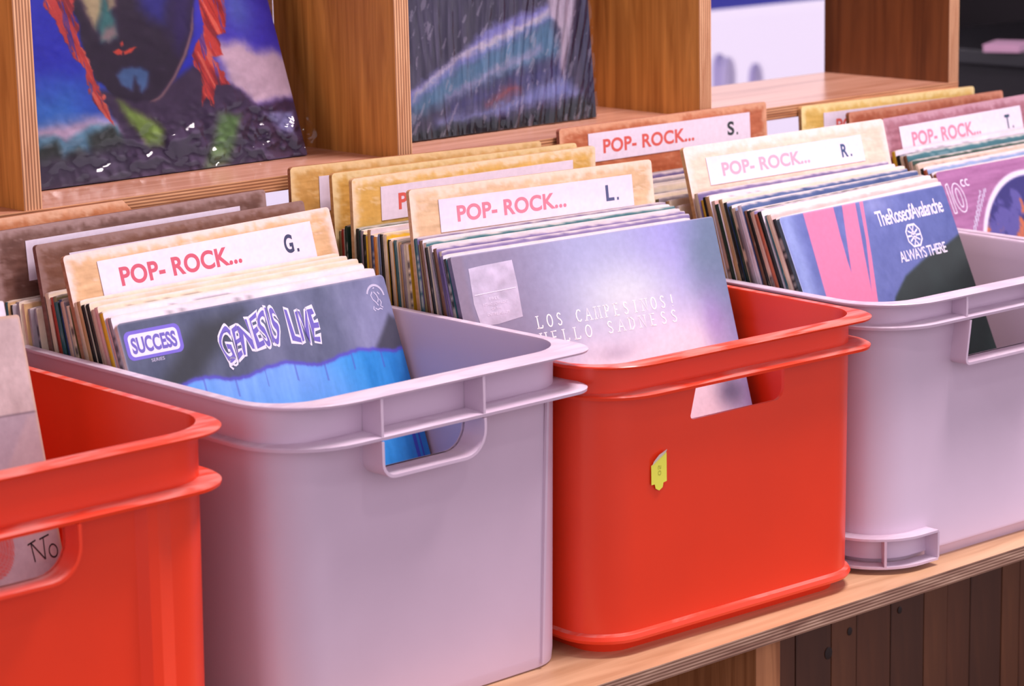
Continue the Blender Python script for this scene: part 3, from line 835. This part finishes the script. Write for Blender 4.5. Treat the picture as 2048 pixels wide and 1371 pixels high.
fill(Q['zero'], Q['zero_b'], ['white', 'cream', 'purple', 'white', 'pink', 'white'], ['white', 'purple', 'white', 'pink'], 'behind the worn beige front record', g0, 500, 0, .9, H=.366, Wd=.245)

# ------------------------------------------------------------------ front records
def N(n): return np.linspace(0, 1, n + 1)

def rec(q, front, label, side, n=220, t=.0045, r=.005, top=(214, 200, 200), mat=None, spine=None):
    TL, TR, BL, BR = q
    o, fr = slab('record_sleeve', TL, TR, BL, BR, t, front, edge_painter(side, 3), n, N(n), mat or M_GLOSSPRINT, r=r, topcol=edge_painter(top, 5), spine=spine)
    tag(o, label, 'record')
    return o, fr

# --- slate cover with blue stage light
def p_blue(u, v):
    c = np.zeros(u.shape + (3,)) + (80, 88, 112)
    c = mixc(c, (146, 146, 184), sm(.35, 1.0, u + (fbm(u * 4, v * 4, 1) - .5) * .5) * .8)
    c = c + (fbm(u * 26, v * 12, 2)[..., None] - .5) * 34
    d = (v - .05) - (.44 - u) * .5
    c = mixc(c, (44, 48, 52), polymask(u, v * 1.04, [(.44, .03), (.27, .04), (.06, .22), (.18, .24)], .035) * .85)
    c = mixc(c, (56, 56, 66), polymask(u, v, [(.86, .25), (.98, .12), (1.03, .15), (1.03, .27)], .012) * .8)
    bd = .204 + .010 * np.sin(u * 21) + .012 * (fbm(u * 30, u * 0, 5) - .5) + .014 * sm(.3, 1, u)
    bl = np.zeros(u.shape + (3,)) + (58, 156, 228)
    bl = mixc(bl, (132, 172, 246), sm(.42, .12, np.abs(u - .42 - (v - .2) * .9)) * sm(.55, .2, v) * .8)
    bl = mixc(bl, (44, 132, 208), sm(.7, 1, u))
    bl = bl + (fbm(u * 50, v * 7, 7)[..., None] - .5) * 30
    drip = (np.abs(np.mod(u * 9 + .3, 1) - .5) < .03) & (v < bd + .05)
    bl = mixc(bl, (84, 90, 190), drip * .5)
    bl = mixc(bl, (66, 78, 186), ((np.abs(u - .955) < .006) | (np.abs(u - .975) < .004)) & (v > .38))
    c = mixc(c, (0, 0, 0), 0 * u); m = sm(-.004, .004, v - bd)
    c = c * (1 - m[..., None]) + bl * m[..., None]
    c = mixc(c, (86, 78, 196), np.exp(-((v - bd + .003) / .006) ** 2) * .9)
    return mixc(c, (196, 184, 196), sm(.006, .0, np.minimum(v, u)) * .5)
o1, f1 = rec(Q['genesis'], p_blue, 'record with a slate and blue cover at the front of the left grey crate', (214, 196, 190), 300, spine=None)
put2d('badge', *poly2d(rrect(.012, .208, .026, .107, .020)), f1, o1, M_VIOLET, .00015)
put2d('badge', *poly2d(rrect(.024, .196, .036, .098, .014)), f1, o1, M_WHITEINK, .0002)
def slope(a, b): return a, b
lettering('SUCCESS', f1, o1, M_PURPLEINK, .032, .188, .045, .090, offset=.035, d=.00035)
lettering('SERIES', f1, o1, M_PALEINK, .086, .132, .110, .119, offset=.0, d=.0002)
def gw(a, b):
    top = .040 + .016 * math.sin(a * 9) + .03 * abs(a - .3) * (a < .3)
    bot = .146 + .036 * max(0, 1 - a / .34) ** 1.2 + .022 * max(0, (a - .62) / .38)
    x_ = .332 + .372 * a
    return (x_ + .006 * math.sin(b * 7 + a * 17), bot + (top - bot) * b + .004 * math.sin(a * 60))
_, bb = lettering('GENESIS  LIVE', f1, o1, M_WHITEINK, 0, 1, 0, 1, offset=.07, space=1.0, d=.0002, warp=gw)
lettering('GENESIS  LIVE', f1, o1, M_PURPLEINK, 0, 1, 0, 1, offset=.010, space=1.0, d=.0004, warp=gw, bbox=bb)
curl = [stroke2d([(.366 + (.022 - k * .0016) * math.cos(k * .7 + 2), .166 + (.020 - k * .0014) * math.sin(k * .7 + 2)) for k in range(12)], .006)]
put2d('lettering', *join2d(curl), f1, o1, M_WHITEINK, .0004)
# round white emblem: arc of small letters above a scribbled figure
arc = []
for k in range(23):
    t_ = math.radians(200 + 150 * k / 22 + 5); cx_, cy_ = .948, .062
    arc.append(stroke2d([(cx_ + .030 * math.cos(t_), cy_ + .032 * math.sin(t_)), (cx_ + .036 * math.cos(t_), cy_ + .039 * math.sin(t_))], .0036))
for pts in ([(.938, .045), (.930, .055), (.934, .068), (.944, .078), (.950, .088)], [(.944, .046), (.952, .056), (.956, .068), (.950, .078)], [(.960, .07), (.964, .08), (.958, .09), (.966, .096)],
            [(.936, .094), (.944, .1), (.954, .097), (.962, .101)], [(.932, .088), (.928, .096), (.934, .102)], [(.944, .036), (.950, .034)], [(.958, .048), (.964, .056)]):
    arc.append(stroke2d(pts, .0034))
put2d('emblem', *join2d(arc), f1, o1, M_PALEINK, .0002)
bx = [stroke2d([(.745, .47), (.745, .505)], .003), stroke2d([(.765, .465), (.765, .50)], .003), stroke2d([(.785, .46), (.785, .50)], .003), stroke2d([(.74, .485), (.79, .475)], .003)]
put2d('lettering', *join2d(bx), f1, o1, M_BLUEINK, .0002)

# --- pale violet cover with a white glow
def p_violet(u, v):
    c = np.zeros(u.shape + (3,)) + (132, 126, 152)
    c = mixc(c, (160, 166, 204), sm(.12, .5, u))
    c = mixc(c, (152, 148, 214), sm(.55, .85, u) * .8)
    c = mixc(c, (96, 118, 142), sm(.80, .98, u + (fbm(u * 5, v * 5, 3) - .5) * .15) * sm(.5, .1, v) * .9)
    c = mixc(c, (214, 222, 228), np.exp(-(((u - .60) / .20) ** 2 + ((v - .19) / .10) ** 2) * 1.0) * .9)
    c = mixc(c, (236, 226, 240), sm(.16, .38, v - (1 - sm(.2, .5, u)) * .10 + (fbm(u * 4, v * 4, 9) - .5) * .10) * sm(1.04, .84, u))
    c = mixc(c, (150, 124, 196), np.exp(-(((u - .92) / .05) ** 2 + ((v - .30) / .10) ** 2)) * .5)
    c = mixc(c, (184, 174, 196), np.exp(-(((u - .52) / .07) ** 2 + ((v - .345) / .022) ** 2)) * .7)
    c = mixc(c, (100, 104, 134), np.exp(-(((u - .93) / .06) ** 2 + ((v - .52) / .05) ** 2)) * .9)
    c = mixc(c, (132, 120, 140), sm(.05, .03, u) * .9)
    c = c + (fbm(u * 60, v * 60, 4)[..., None] - .5) * 9
    return mixc(c, (180, 176, 200), sm(.004, .0, v) * .8)
o2, f2 = rec(Q['campes'], p_violet, 'record with a pale violet glowing cover in the stickered red crate', (96, 90, 116), 260, t=.0062, top=(60, 78, 104), r=.003)
M_FOIL = plain('crumpled_silver_foil', (190, 182, 204), .3, .6, .2, 60, .9)
put2d('foil_sticker', *poly2d([(.054, .040), (.10, .037), (.212, .034), (.214, .10), (.210, .196), (.12, .205), (.058, .204), (.048, .14)]), f2, o2, M_FOIL, .0002)['label'] = 'crumpled silver sticker'
put2d('foil_line', *join2d([stroke2d([(.056, .116), (.206, .112)], .0022)]), f2, o2, M_WHITEINK, .00045)
lettering('FREE', f2, o2, M_WHITEINK, .105, .14, .128, .136, d=.00045)
lettering('INSTANT DOWNLOAD', f2, o2, M_WHITEINK, .078, .168, .142, .150, d=.00045)
lettering('OF THE', f2, o2, M_WHITEINK, .106, .142, .157, .164, d=.00045)
lettering('ENTIRE ALBUM', f2, o2, M_WHITEINK, .088, .166, .171, .179, d=.00045)

M_BRIGHT = plain('bright_white_ink', (255, 252, 255), .5)
# thin serif capitals drawn with strokes
GL = {'L': [[(.15, 0), (.15, 1)], [(.15, 0), (.8, 0)], [(.8, 0), (.85, .22)]], 'O': [[(.5 + .42 * math.cos(k * math.pi / 8), .5 + .5 * math.sin(k * math.pi / 8)) for k in range(17)]],
      'S': [[(.78, .85), (.6, .98), (.35, .98), (.2, .8), (.3, .6), (.65, .42), (.8, .22), (.65, .02), (.35, .0), (.18, .15)]],
      'C': [[(.88, .82), (.7, .98), (.4, .96), (.16, .7), (.12, .4), (.3, .08), (.6, 0), (.88, .16)]], 'A': [[(.05, 0), (.5, 1), (.95, 0)], [(.25, .38), (.75, .38)]],
      'M': [[(.08, 0), (.14, 1), (.5, .1), (.86, 1), (.94, 0)]], 'P': [[(.2, 0), (.2, 1), (.6, 1), (.82, .8), (.6, .5), (.2, .5)]], 'E': [[(.2, 0), (.2, 1), (.8, 1)], [(.2, .5), (.65, .5)], [(.2, 0), (.85, 0)]],
      'I': [[(.5, 0), (.5, 1)]], 'N': [[(.12, 0), (.12, 1), (.88, 0), (.88, 1)]], '!': [[(.5, .25), (.5, 1)], [(.47, .0), (.53, .06)]], 'H': [[(.15, 0), (.15, 1)], [(.85, 0), (.85, 1)], [(.15, .5), (.85, .5)]],
      'D': [[(.18, 0), (.18, 1), (.5, 1), (.85, .75), (.85, .28), (.5, 0), (.18, 0)]]}
SERIF = {'L': [(.15, 0), (.15, 1)], 'M': [(.08, 0), (.94, 0), (.12, 1), (.88, 1)], 'P': [(.2, 0), (.2, 1)], 'E': [(.2, 0), (.2, 1)], 'I': [(.5, 0), (.5, 1)], 'N': [(.12, 0), (.12, 1), (.88, 1)], 'A': [(.05, 0), (.95, 0)], 'H': [(.15, 0), (.15, 1), (.85, 0), (.85, 1)], 'D': [(.18, 0), (.18, 1)]}
def serif_line(s, u0, u1, vb, vt, vb2, vt2, wd=.0040):
    parts = []; n = len(s); cw_ = 1.0 / n
    for i, ch in enumerate(s):
        if ch == ' ': continue
        def mp(p):
            a = (i + .14 + p[0] * .62) * cw_; x_ = u0 + (u1 - u0) * a
            b0 = vb + (vb2 - vb) * a; t0 = vt + (vt2 - vt) * a
            return (x_, b0 + (t0 - b0) * p[1])
        for st in GL[ch]: parts.append(stroke2d([mp(p) for p in st], wd))
        for q in SERIF.get(ch, []):
            c_ = mp(q); parts.append(stroke2d([(c_[0] - .006, c_[1]), (c_[0] + .006, c_[1])], wd * .6))
    return join2d(parts)
put2d('lettering', *serif_line('LOS CAMPESINOS!', .250, .790, .237, .203, .242, .208), f2, o2, M_BRIGHT, .0002)
put2d('lettering', *serif_line('HELLO SADNESS', .250, .790, .285, .252, .288, .254), f2, o2, M_BRIGHT, .0002)

# --- blue cover with pink stripes
def p_rose(u, v):
    c = np.zeros(u.shape + (3,)) + (92, 104, 166)
    c = mixc(c, (140, 156, 208), np.exp(-((u - .03 - v * .02) / .05) ** 2) * .9)
    c = mixc(c, (74, 88, 150), sm(.55, 1, u) * .7)
    c = mixc(c, (150, 156, 204), np.exp(-(((u - .55) / .10) ** 2 + ((v - .02) / .03) ** 2)) * .6)
    c = c + (fbm(u * 30, v * 30, 3)[..., None] - .5) * 26
    pk = (250, 120, 158)
    c = mixc(c, pk, polymask(u, v, [(.141, -.02), (.317, -.02), (.302, .09), (.296, .17), (.30, .40), (.09, .40), (.117, .27)], .004))
    c = mixc(c, pk, polymask(u, v, [(.375, -.02), (.451, -.02), (.40, .17), (.345, .40), (.22, .40), (.30, .2)], .004))
    c = mixc(c, pk, polymask(u, v, [(.478, -.02), (.498, -.02), (.44, .17), (.388, .32), (.36, .40), (.34, .40), (.366, .30), (.44, .12)], .003))
    edge = .165 + (1 - u) * .24 + .05 * (1 - u) ** 2
    d = polymask(u, v, [(1.05, .155), (.9, .19), (.75, .215), (.6, .255), (.50, .31), (.42, .40), (.36, 1.05), (1.05, 1.05)], .008)
    dk = np.zeros(u.shape + (3,)) + (20, 38, 34) + (fbm(u * 9, v * 9, 8)[..., None] - .5) * 24
    c = c * (1 - d[..., None]) + dk * d[..., None]
    c = mixc(c, (190, 220, 216), polymask(u, v, [(.50, .50), (.53, .47), (.55, .50), (.58, .51), (.54, .53), (.52, .56)], .006) * .8)
    return mixc(c, (210, 206, 226), sm(.005, .0, np.minimum(v, u)) * .6)
o3, f3 = rec(Q['rose'], p_rose, 'record with pink stripes on a blue cover in the bracket-footed crate', (70, 90, 100), 260, t=.0045)
def rw(a, b): return (.535 + .42 * a, (.090 + (.040 - .090) * b) - .004 * a)
lettering('TheRoseofAvalanche', f3, o3, M_WHITEINK, 0, 1, 0, 1, offset=.012, space=.88, d=.0002, warp=rw)
lettering('ALWAYS THERE', f3, o3, M_WHITEINK, .600, .895, .178, .213, offset=.012, space=.88, d=.0002)
em = []
cx_, cy_ = .725, .138
octo = [(cx_ + .042 * a, cy_ + .034 * b) for a, b in ((-.5, -1), (.5, -1), (1, -.45), (1, .45), (.5, 1), (-.5, 1), (-1, .45), (-1, -.45), (-.5, -1))]
em.append(stroke2d(octo, .007))
for pts in ([(-.7, -.5), (0, -.1), (.7, -.5)], [(-.7, .5), (0, .1), (.7, .5)], [(-.3, -.9), (0, -.45), (.3, -.9)], [(-.3, .9), (0, .45), (.3, .9)], [(-.9, 0), (-.3, 0)], [(.3, 0), (.9, 0)], [(0, -.45), (-.35, 0), (0, .45), (.35, 0), (0, -.45)]):
    em.append(stroke2d([(cx_ + .042 * a, cy_ + .034 * b) for a, b in pts], .006))
put2d('emblem', *join2d(em), f3, o3, M_WHITEINK, .0002)

# --- mauve cover with a round picture
def p_mauve(u, v):
    c = np.zeros(u.shape + (3,)) + (162, 104, 150)
    c = c + (fbm(u * 8, v * 90, 3)[..., None] - .5) * 46
    d = np.hypot((u - .52), (v - .50))
    c = mixc(c, (226, 218, 236), sm(-.004, .004, .455 - d))
    pic = np.zeros(u.shape + (3,)) + (84, 78, 150)
    n1 = fbm(u * 14, v * 14, 6)
    pic = mixc(pic, (44, 40, 110), sm(.45, .6, n1))
    pic = mixc(pic, (190, 104, 66), sm(.52, .66, fbm(u * 22, v * 22, 8) + (v - .28) * 1.2))
    m = sm(-.004, .004, .435 - d)
    return c * (1 - m[..., None]) + pic * m[..., None]
o4, f4 = rec(Q['ten'], p_mauve, 'record with a round picture on a mauve cover at the right edge', (150, 100, 70), 200)
parts = [stroke2d([(.030, .05), (.026, .15)], .004), stroke2d([(.046, .045), (.042, .15)], .004), stroke2d([(.026, .15), (.042, .15)], .004), stroke2d([(.030, .05), (.046, .045)], .004)]
parts.append(stroke2d([(.088 + .034 * math.cos(k * .4), .10 + .052 * math.sin(k * .4)) for k in range(17)], .004))
parts.append(stroke2d([(.088 + .014 * math.cos(k * .4), .10 + .034 * math.sin(k * .4)) for k in range(17)], .004))
put2d('lettering', *join2d(parts), f4, o4, M_WHITEINK, .0002)
lettering('cc', f4, o4, M_WHITEINK, .125, .175, .040, .066, offset=0, d=.0002)
scr = []
px_ = [(.262 - k * .006, .085 + k * .0052 + .010 * math.sin(k * 2.1)) for k in range(28)]
scr.append(stroke2d(px_, .006)); scr.append(stroke2d([(.23 - k * .007, .088 + k * .007 + .008 * math.cos(k * 2.7)) for k in range(22)], .005))
put2d('lettering', *join2d(scr), f4, o4, M_PALEINK, .0002)

# --- worn beige cover in the cut-off red crate
def p_beige(u, v):
    c = np.zeros(u.shape + (3,)) + (196, 172, 170)
    c = c + (fbm(u * 14, v * 14, 3)[..., None] - .5) * 40 + (fbm(u * 70, v * 70, 5)[..., None] - .5) * 22
    c = mixc(c, (160, 142, 160), sm(.238, .242, v) * .6)
    c = mixc(c, (190, 160, 160), polymask(u, v, [(.80, .42), (.96, .25), (1.05, .24), (1.05, .6), (.9, .6)], .01) * .5)
    c = mixc(c, (110, 90, 100), np.exp(-((v - .240) / .0025) ** 2) * .7)
    d = np.hypot(u - .745, (v - .545))
    c = mixc(c, (196, 70, 66), (sm(.078, .074, d)) * (.45 + .3 * (np.mod(d * 90, 1) > .5)))
    return mixc(c, (208, 170, 140), sm(.012, .0, np.minimum(v, 1 - u)) * .8)
o0, f0_ = rec(Q['zero'], p_beige, 'worn beige record sleeve at the front of the cut-off red crate', (190, 150, 120), 200, r=.003)
nn_ = [stroke2d([(.872, .556), (.905, .548)], .004), stroke2d([(.885, .552), (.89, .60)], .004), stroke2d([(.885, .552), (.93, .598)], .004), stroke2d([(.93, .598), (.935, .545)], .004), stroke2d([(.92, .548), (.958, .541)], .004), stroke2d([(.965 + .016 * math.cos(k * .5), .582 + .016 * math.sin(k * .5)) for k in range(14)], .004)]
put2d('lettering', *join2d(nn_), f0_, o0, M_BLACKINK, .0002)

# ------------------------------------------------------------------ records shown on the shelf, in clear film
ART_A = [
((110, 160, 180), [(0.011, 0.054), (0.083, 0.053), (0.126, 0.047), (0.224, 0.06), (0.322, 0.057), (0.327, 0.011), (-0.015, 0.026)], 0.008) ,
((52, 62, 52), [(-0.002, 0.04), (0.051, 0.045), (0.089, 0.047), (0.105, 0.031), (0.161, 0.038), (0.197, 0.031), (0.208, 0.049), (0.297, 0.057), (0.324, 0.046), (0.385, 0.004), (-0.034, 0.005)], 0.012) ,
((72, 58, 84), [(-0.012, 0.029), (0.121, 0.029), (0.314, 0.036), (0.979, 0.037), (1.074, -0.006), (-0.051, -0.013)], 0.02) ,
((216, 190, 200), [(0.737, 0.135), (0.87, 0.132), (0.905, 0.119), (0.969, 0.121), (1.078, 0.097), (1.041, 0.063), (0.908, 0.062), (0.851, 0.06), (0.774, 0.084)], 0.02) ,
((64, 44, 76), [(0.271, 0.095), (0.329, 0.052), (0.318, -0.011), (1.054, -0.025), (1.054, 0.054), (0.967, 0.065), (0.858, 0.061), (0.778, 0.088), (0.648, 0.112), (0.492, 0.087)], 0.01) ,
((36, 16, 48), [(0.231, 0.21), (0.27, 0.173), (0.265, 0.135), (0.282, 0.106), (0.347, 0.083), (0.468, 0.076), (0.569, 0.1), (0.632, 0.123), (0.675, 0.146), (0.728, 0.196)], 0.006) ,
((42, 40, 135), [(0.514, 0.202), (0.641, 0.198), (0.582, 0.159), (0.531, 0.167), (0.511, 0.179)], 0.025) ,
((46, 24, 90), [(0.641, 0.198), (0.718, 0.196), (0.669, 0.147), (0.606, 0.123), (0.592, 0.149)], 0.02) ,
((188, 172, 128), [(0.291, 0.208), (0.389, 0.205), (0.369, 0.177), (0.326, 0.16), (0.308, 0.173)], 0.012) ,
((55, 125, 120), [(0.389, 0.205), (0.396, 0.186), (0.405, 0.169), (0.391, 0.148), (0.338, 0.146), (0.334, 0.161), (0.362, 0.178)], 0.012) ,
((150, 130, 128), [(0.362, 0.16), (0.398, 0.162), (0.397, 0.151), (0.363, 0.145), (0.336, 0.15)], 0.01) ,
((165, 150, 120), [(0.391, 0.194), (0.428, 0.193), (0.417, 0.182), (0.391, 0.18)], 0.008) ,
((74, 112, 158), [(0.365, 0.111), (0.392, 0.117), (0.455, 0.115), (0.478, 0.109), (0.46, 0.094), (0.439, 0.089), (0.426, 0.099), (0.423, 0.105), (0.404, 0.092), (0.375, 0.099)], 0.008) ,
((225, 76, 52), [(0.372, 0.136), (0.394, 0.138), (0.407, 0.135), (0.4, 0.131), (0.384, 0.131)], 0.003) ,
((225, 76, 52), [(0.41, 0.135), (0.435, 0.137), (0.454, 0.136), (0.433, 0.132), (0.409, 0.131)], 0.003) ,
((215, 70, 50), [(0.402, 0.143), (0.413, 0.145), (0.414, 0.141), (0.405, 0.14)], 0.003) ,
((150, 112, 112), [(0.702, 0.173), (0.683, 0.15), (0.636, 0.124), (0.572, 0.1), (0.505, 0.081), (0.471, 0.076), (0.456, 0.077), (0.501, 0.083), (0.565, 0.102), (0.629, 0.127), (0.673, 0.15)], 0.004) ,
((130, 160, 66), [(0.341, 0.083), (0.386, 0.07), (0.44, 0.061), (0.485, 0.047), (0.462, 0.03), (0.413, 0.033), (0.383, 0.048), (0.354, 0.064)], 0.012) ,
((104, 140, 78), [(0.698, 0.056), (0.782, 0.053), (0.742, 0.027), (0.688, 0.001), (0.585, -0.003), (0.647, 0.025)], 0.014) ,
((142, 140, 182), [(0.876, 0.051), (0.985, 0.049), (0.966, 0.024), (0.916, 0.03)], 0.01) ,
((212, 68, 58), [(0.165, 0.212), (0.303, 0.208), (0.261, 0.183), (0.264, 0.16), (0.26, 0.143), (0.28, 0.118), (0.283, 0.095), (0.299, 0.079), (0.305, 0.056), (0.264, 0.075), (0.256, 0.092), (0.248, 0.117), (0.223, 0.137), (0.199, 0.156), (0.18, 0.176)], 0.003) ,
((208, 64, 52), [(0.744, 0.195), (0.836, 0.193), (0.807, 0.144), (0.763, 0.141), (0.776, 0.12), (0.731, 0.119), (0.781, 0.088), (0.717, 0.088), (0.689, 0.064), (0.663, 0.075), (0.641, 0.066), (0.664, 0.102), (0.65, 0.122), (0.716, 0.147)], 0.003) ,
]
ART_B = [
((150, 148, 212), [(0.062, 0.052), (0.333, 0.089), (0.474, 0.117), (0.797, 0.139), (0.818, 0.119), (0.587, 0.096), (0.328, 0.072), (0.055, 0.029)], 0.006) ,
((225, 215, 225), [(0.333, 0.091), (0.796, 0.132), (0.802, 0.124), (0.502, 0.096), (0.332, 0.086), (0.109, 0.047), (0.11, 0.053)], 0.004) ,
((96, 146, 176), [(0.092, 0.043), (0.329, 0.077), (0.501, 0.093), (0.801, 0.121), (0.843, 0.078), (0.578, 0.063), (0.32, 0.045), (0.086, 0.024)], 0.01) ,
((176, 178, 206), [(0.255, 0.046), (0.495, 0.071), (0.742, 0.093), (0.748, 0.085), (0.536, 0.066), (0.27, 0.04)], 0.006) ,
((78, 78, 142), [(0.269, 0.038), (0.577, 0.059), (0.842, 0.074), (0.837, 0.054), (0.485, 0.034), (0.265, 0.023)], 0.014) ,
((150, 160, 214), [(0.199, 0.021), (0.441, 0.025), (0.659, 0.043), (0.855, 0.054), (0.938, 0.027), (0.742, 0.025), (0.48, 0.016), (0.196, 0.011)], 0.01) ,
((34, 48, 56), [(0.066, 0.009), (0.312, 0.014), (0.565, 0.012), (0.783, 0.016), (0.938, 0.027), (1.028, 0.025), (1.018, -0.016), (0.059, -0.013)], 0.008) ,
((206, 190, 202), [(0.793, 0.155), (0.951, 0.152), (0.891, 0.091), (0.846, 0.052), (0.832, 0.066), (0.85, 0.106), (0.798, 0.125)], 0.005) ,
((54, 58, 96), [(0.951, 0.152), (1.059, 0.15), (1.022, 0.0), (0.965, 0.027), (0.933, 0.08)], 0.012) ,
((200, 92, 92), [(0.451, 0.031), (0.522, 0.043), (0.574, 0.049), (0.616, 0.044), (0.537, 0.037)], 0.01) ,
]
def p_face(u, v):
    h = (1 - v) * .335; x_ = u * .334
    c = np.zeros(u.shape + (3,)) + (34, 46, 196)
    c = mixc(c, (58, 130, 214), sm(.14, .075, h + (fbm(u * 5, h * 20, 2) - .5) * .05) * sm(.5, .1, u))
    c = mixc(c, (70, 60, 190), sm(.6, .8, u))
    c = mixc(c, (96, 120, 196), np.exp(-(((u - .87) / .06) ** 2 + ((h - .17) / .03) ** 2)) * .8)
    c = mixc(c, (212, 186, 206), sm(.082, .060, h + (fbm(u * 8, h * 30, 5) - .5) * .03) * sm(.5, .3, u))
    # upper head and crown of hair
    up_ = sm(.190, .194, h)
    wb = (fbm(u * 26, h * 60, 41) - .5) * .02
    hd = 1 - np.hypot((x_ - .163 + wb) / .108, (h - .215) / (.088 + wb))
    stl = fbm(u * 70 + h * 60, h * 26, 21)
    hc = mixc(np.zeros(u.shape + (3,)) + (208, 64, 52), (150, 30, 40), sm(.5, .7, stl)); mh = sm(0, .04, hd) * up_
    c = c * (1 - mh[..., None]) + hc * mh[..., None]
    c = mixc(c, (36, 16, 48), sm(0, .05, 1 - np.hypot((x_ - .160) / .078, (h - .200) / .072)) * up_)
    for ex in (.130, .190):
        c = mixc(c, (188, 172, 128), sm(0, .3, 1 - np.hypot((x_ - ex) / .016, (h - .218) / .006)))
        c = mixc(c, (40, 90, 110), sm(0, .3, 1 - np.hypot((x_ - ex) / .006, (h - .218) / .006)))
    for col, pts, bl in ART_A:
        wob = (fbm(u * 30, h * 90, 11) - .5) * .006
        hair = col[0] > 200 and col[1] < 72 and len(pts) > 8
        m = polymask(x_ + (wob * (2.2 if hair else 1)), h + wob, [(a * .334, b) for a, b in pts], bl * .5)
        if hair:
            st = fbm(u * 70 + h * 60, h * 26, 21)
            cc = mixc(np.zeros(u.shape + (3,)) + col, (150, 30, 40), sm(.5, .7, st)); cc = mixc(cc, (240, 130, 100), sm(.42, .3, st) * .7)
            m = m * (1 - .6 * sm(.62, .7, fbm(u * 90, h * 30, 31)))
            c = c * (1 - m[..., None]) + cc * m[..., None]
        else:
            c = mixc(c, col, m)
    c = mixc(c, (90, 78, 96), sm(.03, .0, h) * .35)
    return c + (fbm(u * 60, v * 60, 3)[..., None] - .5) * 14
def p_ice(u, v):
    h = (1 - v) * .32; x_ = u * .308
    c = np.zeros(u.shape + (3,)) + (66, 58, 90)
    for col, pts, bl in ART_B:
        wob = (fbm(u * 40, h * 160, 12) - .5) * .010
        c = mixc(c, col, polymask(x_, h + wob, [(a * .308, b) for a, b in pts], bl))
    st = fbm(u * 90 - h * 30, h * 30, 21)
    c = c + (st[..., None] - .5) * 60
    c = c * 1.12
    c = mixc(c, (230, 220, 232), sm(.66, .72, fbm(u * 50 - h * 90, h * 40 + u * 10, 14)) * .5)  # white glints of the film, painted as streaks into the cover colour
    return c

def lean_quad(x0, x1, y0, lean, H, z0=.0012):
    s, c = math.sin(lean), math.cos(lean)
    return [(x0, y0 + s * H, z0 + c * H), (x1, y0 + s * H, z0 + c * H), (x0, y0, z0), (x1, y0, z0)]
QA = lean_quad(-.400, -.0662, .1, math.radians(20.5), .335)
QB = lean_quad(.05, .3583, .092, math.radians(5), .32)
oA, fA = rec(QA, p_face, 'record with a painted red-haired face, shrink-wrapped, standing on the left shelf cube', (70, 60, 80), 330, r=.001)
oB, fB = rec(QB, p_ice, 'shrink-wrapped record with an icy blue picture standing in the middle shelf cube', (30, 36, 44), 280, r=.001)

def film(fr, parent, u0, u1, v0, v1, seed, amp, streak=False):
    n = 160; V = []; F = []
    for j in range(n + 1):
        for i in range(n + 1):
            u = u0 + (u1 - u0) * i / n; v_ = v0 + (v1 - v0) * j / n
            a = np.array(u * 9.0 + v_ * 7.0); b = np.array(v_ * 9.0 - u * 4)
            if streak:
                hgt = amp * float(abs(fbm(np.array(u * 34 + (v_ - .8) * (u - .2) * 16), np.array(v_ * 3.0), seed, 3) - .5)) * (.35 + .8 * max(0, u - .6))
            else:
                hgt = amp * float(abs(fbm(a, b, seed, 4) - .5)) * (.04 + .95 * float(sm(.74, .95, np.array(v_))) * (.15 + u) * float(sm(.35, .6, fbm(a * .4, b * .4, 77, 2))) + .25 * max(0, u - .93))
            V.append(on(fr, u, v_, .0012 + hgt))
    V = np.array(V) - np.array(world_off(parent))
    for j in range(n):
        for i in range(n):
            a = j * (n + 1) + i; F.append((a, a + n + 1, a + n + 2, a + 1))
    o = link('plastic_film', mesh('plastic_film', V, F, smooth=True, sharp=180), M_FILM, parent)
    o['label'] = 'clear wrinkled film'
film(fA, oA, -.01, 1.045, -.01, .998, 3, .022)
film(fB, oB, -.01, 1.004, -.01, .998, 9, .024, True)

# ------------------------------------------------------------------ dark shape beyond the end of the shelving
M_DARKTHING = plain('black_cabinet_paint', (24, 20, 26), .55, .4, .15, 5)
M_DARKTOP = plain('black_cabinet_top', (18, 18, 24), .35, .5)
cab = bpy.data.objects.new('black_cabinet', None); COL.objects.link(cab); cab.location = (2.70, 1.10, -1.25)
tag(cab, 'black blurred cabinet in shadow beyond the end of the shelving', 'cabinet')
def cpart(name, b, m, bev=.004):
    v_, f_ = boxes([b]); o_ = link(name, mesh(name, v_, f_), m, cab)
    md_ = o_.modifiers.new('edge', 'BEVEL'); md_.width = bev; md_.segments = 2
    return o_
cpart('body', (-.40, .40, -.26, .26, 0, 1.09), M_DARKTHING)
cpart('top', (-.42, .42, -.28, .27, 1.0905, 1.12), M_DARKTOP)
for k_ in range(4):
    z_ = .05 + k_ * .26
    cpart('drawer', (-.385, .385, -.272, -.2602, z_, z_ + .245), M_DARKTHING)
    dk_ = bpy.context.scene.objects[-1] if 0 else None
    cpart('drawer_handle', (-.06, .06, -.292, -.2722, z_ + .17, z_ + .185), M_DARKTOP, .003)
mg, mf = boxes([(-.05, .05, -.035, .035, 0, .010), (-.047, .052, -.033, .037, .010, .014)])
mag = link('magazine', mesh('magazine', mg, mf), plain('pale_pink_paper', (216, 170, 200), .6), loc=(2.31, 1.0, -.1298), rotz=.4)
tag(mag, 'pale blurred magazine lying on the black cabinet beyond the shelving', 'magazine')
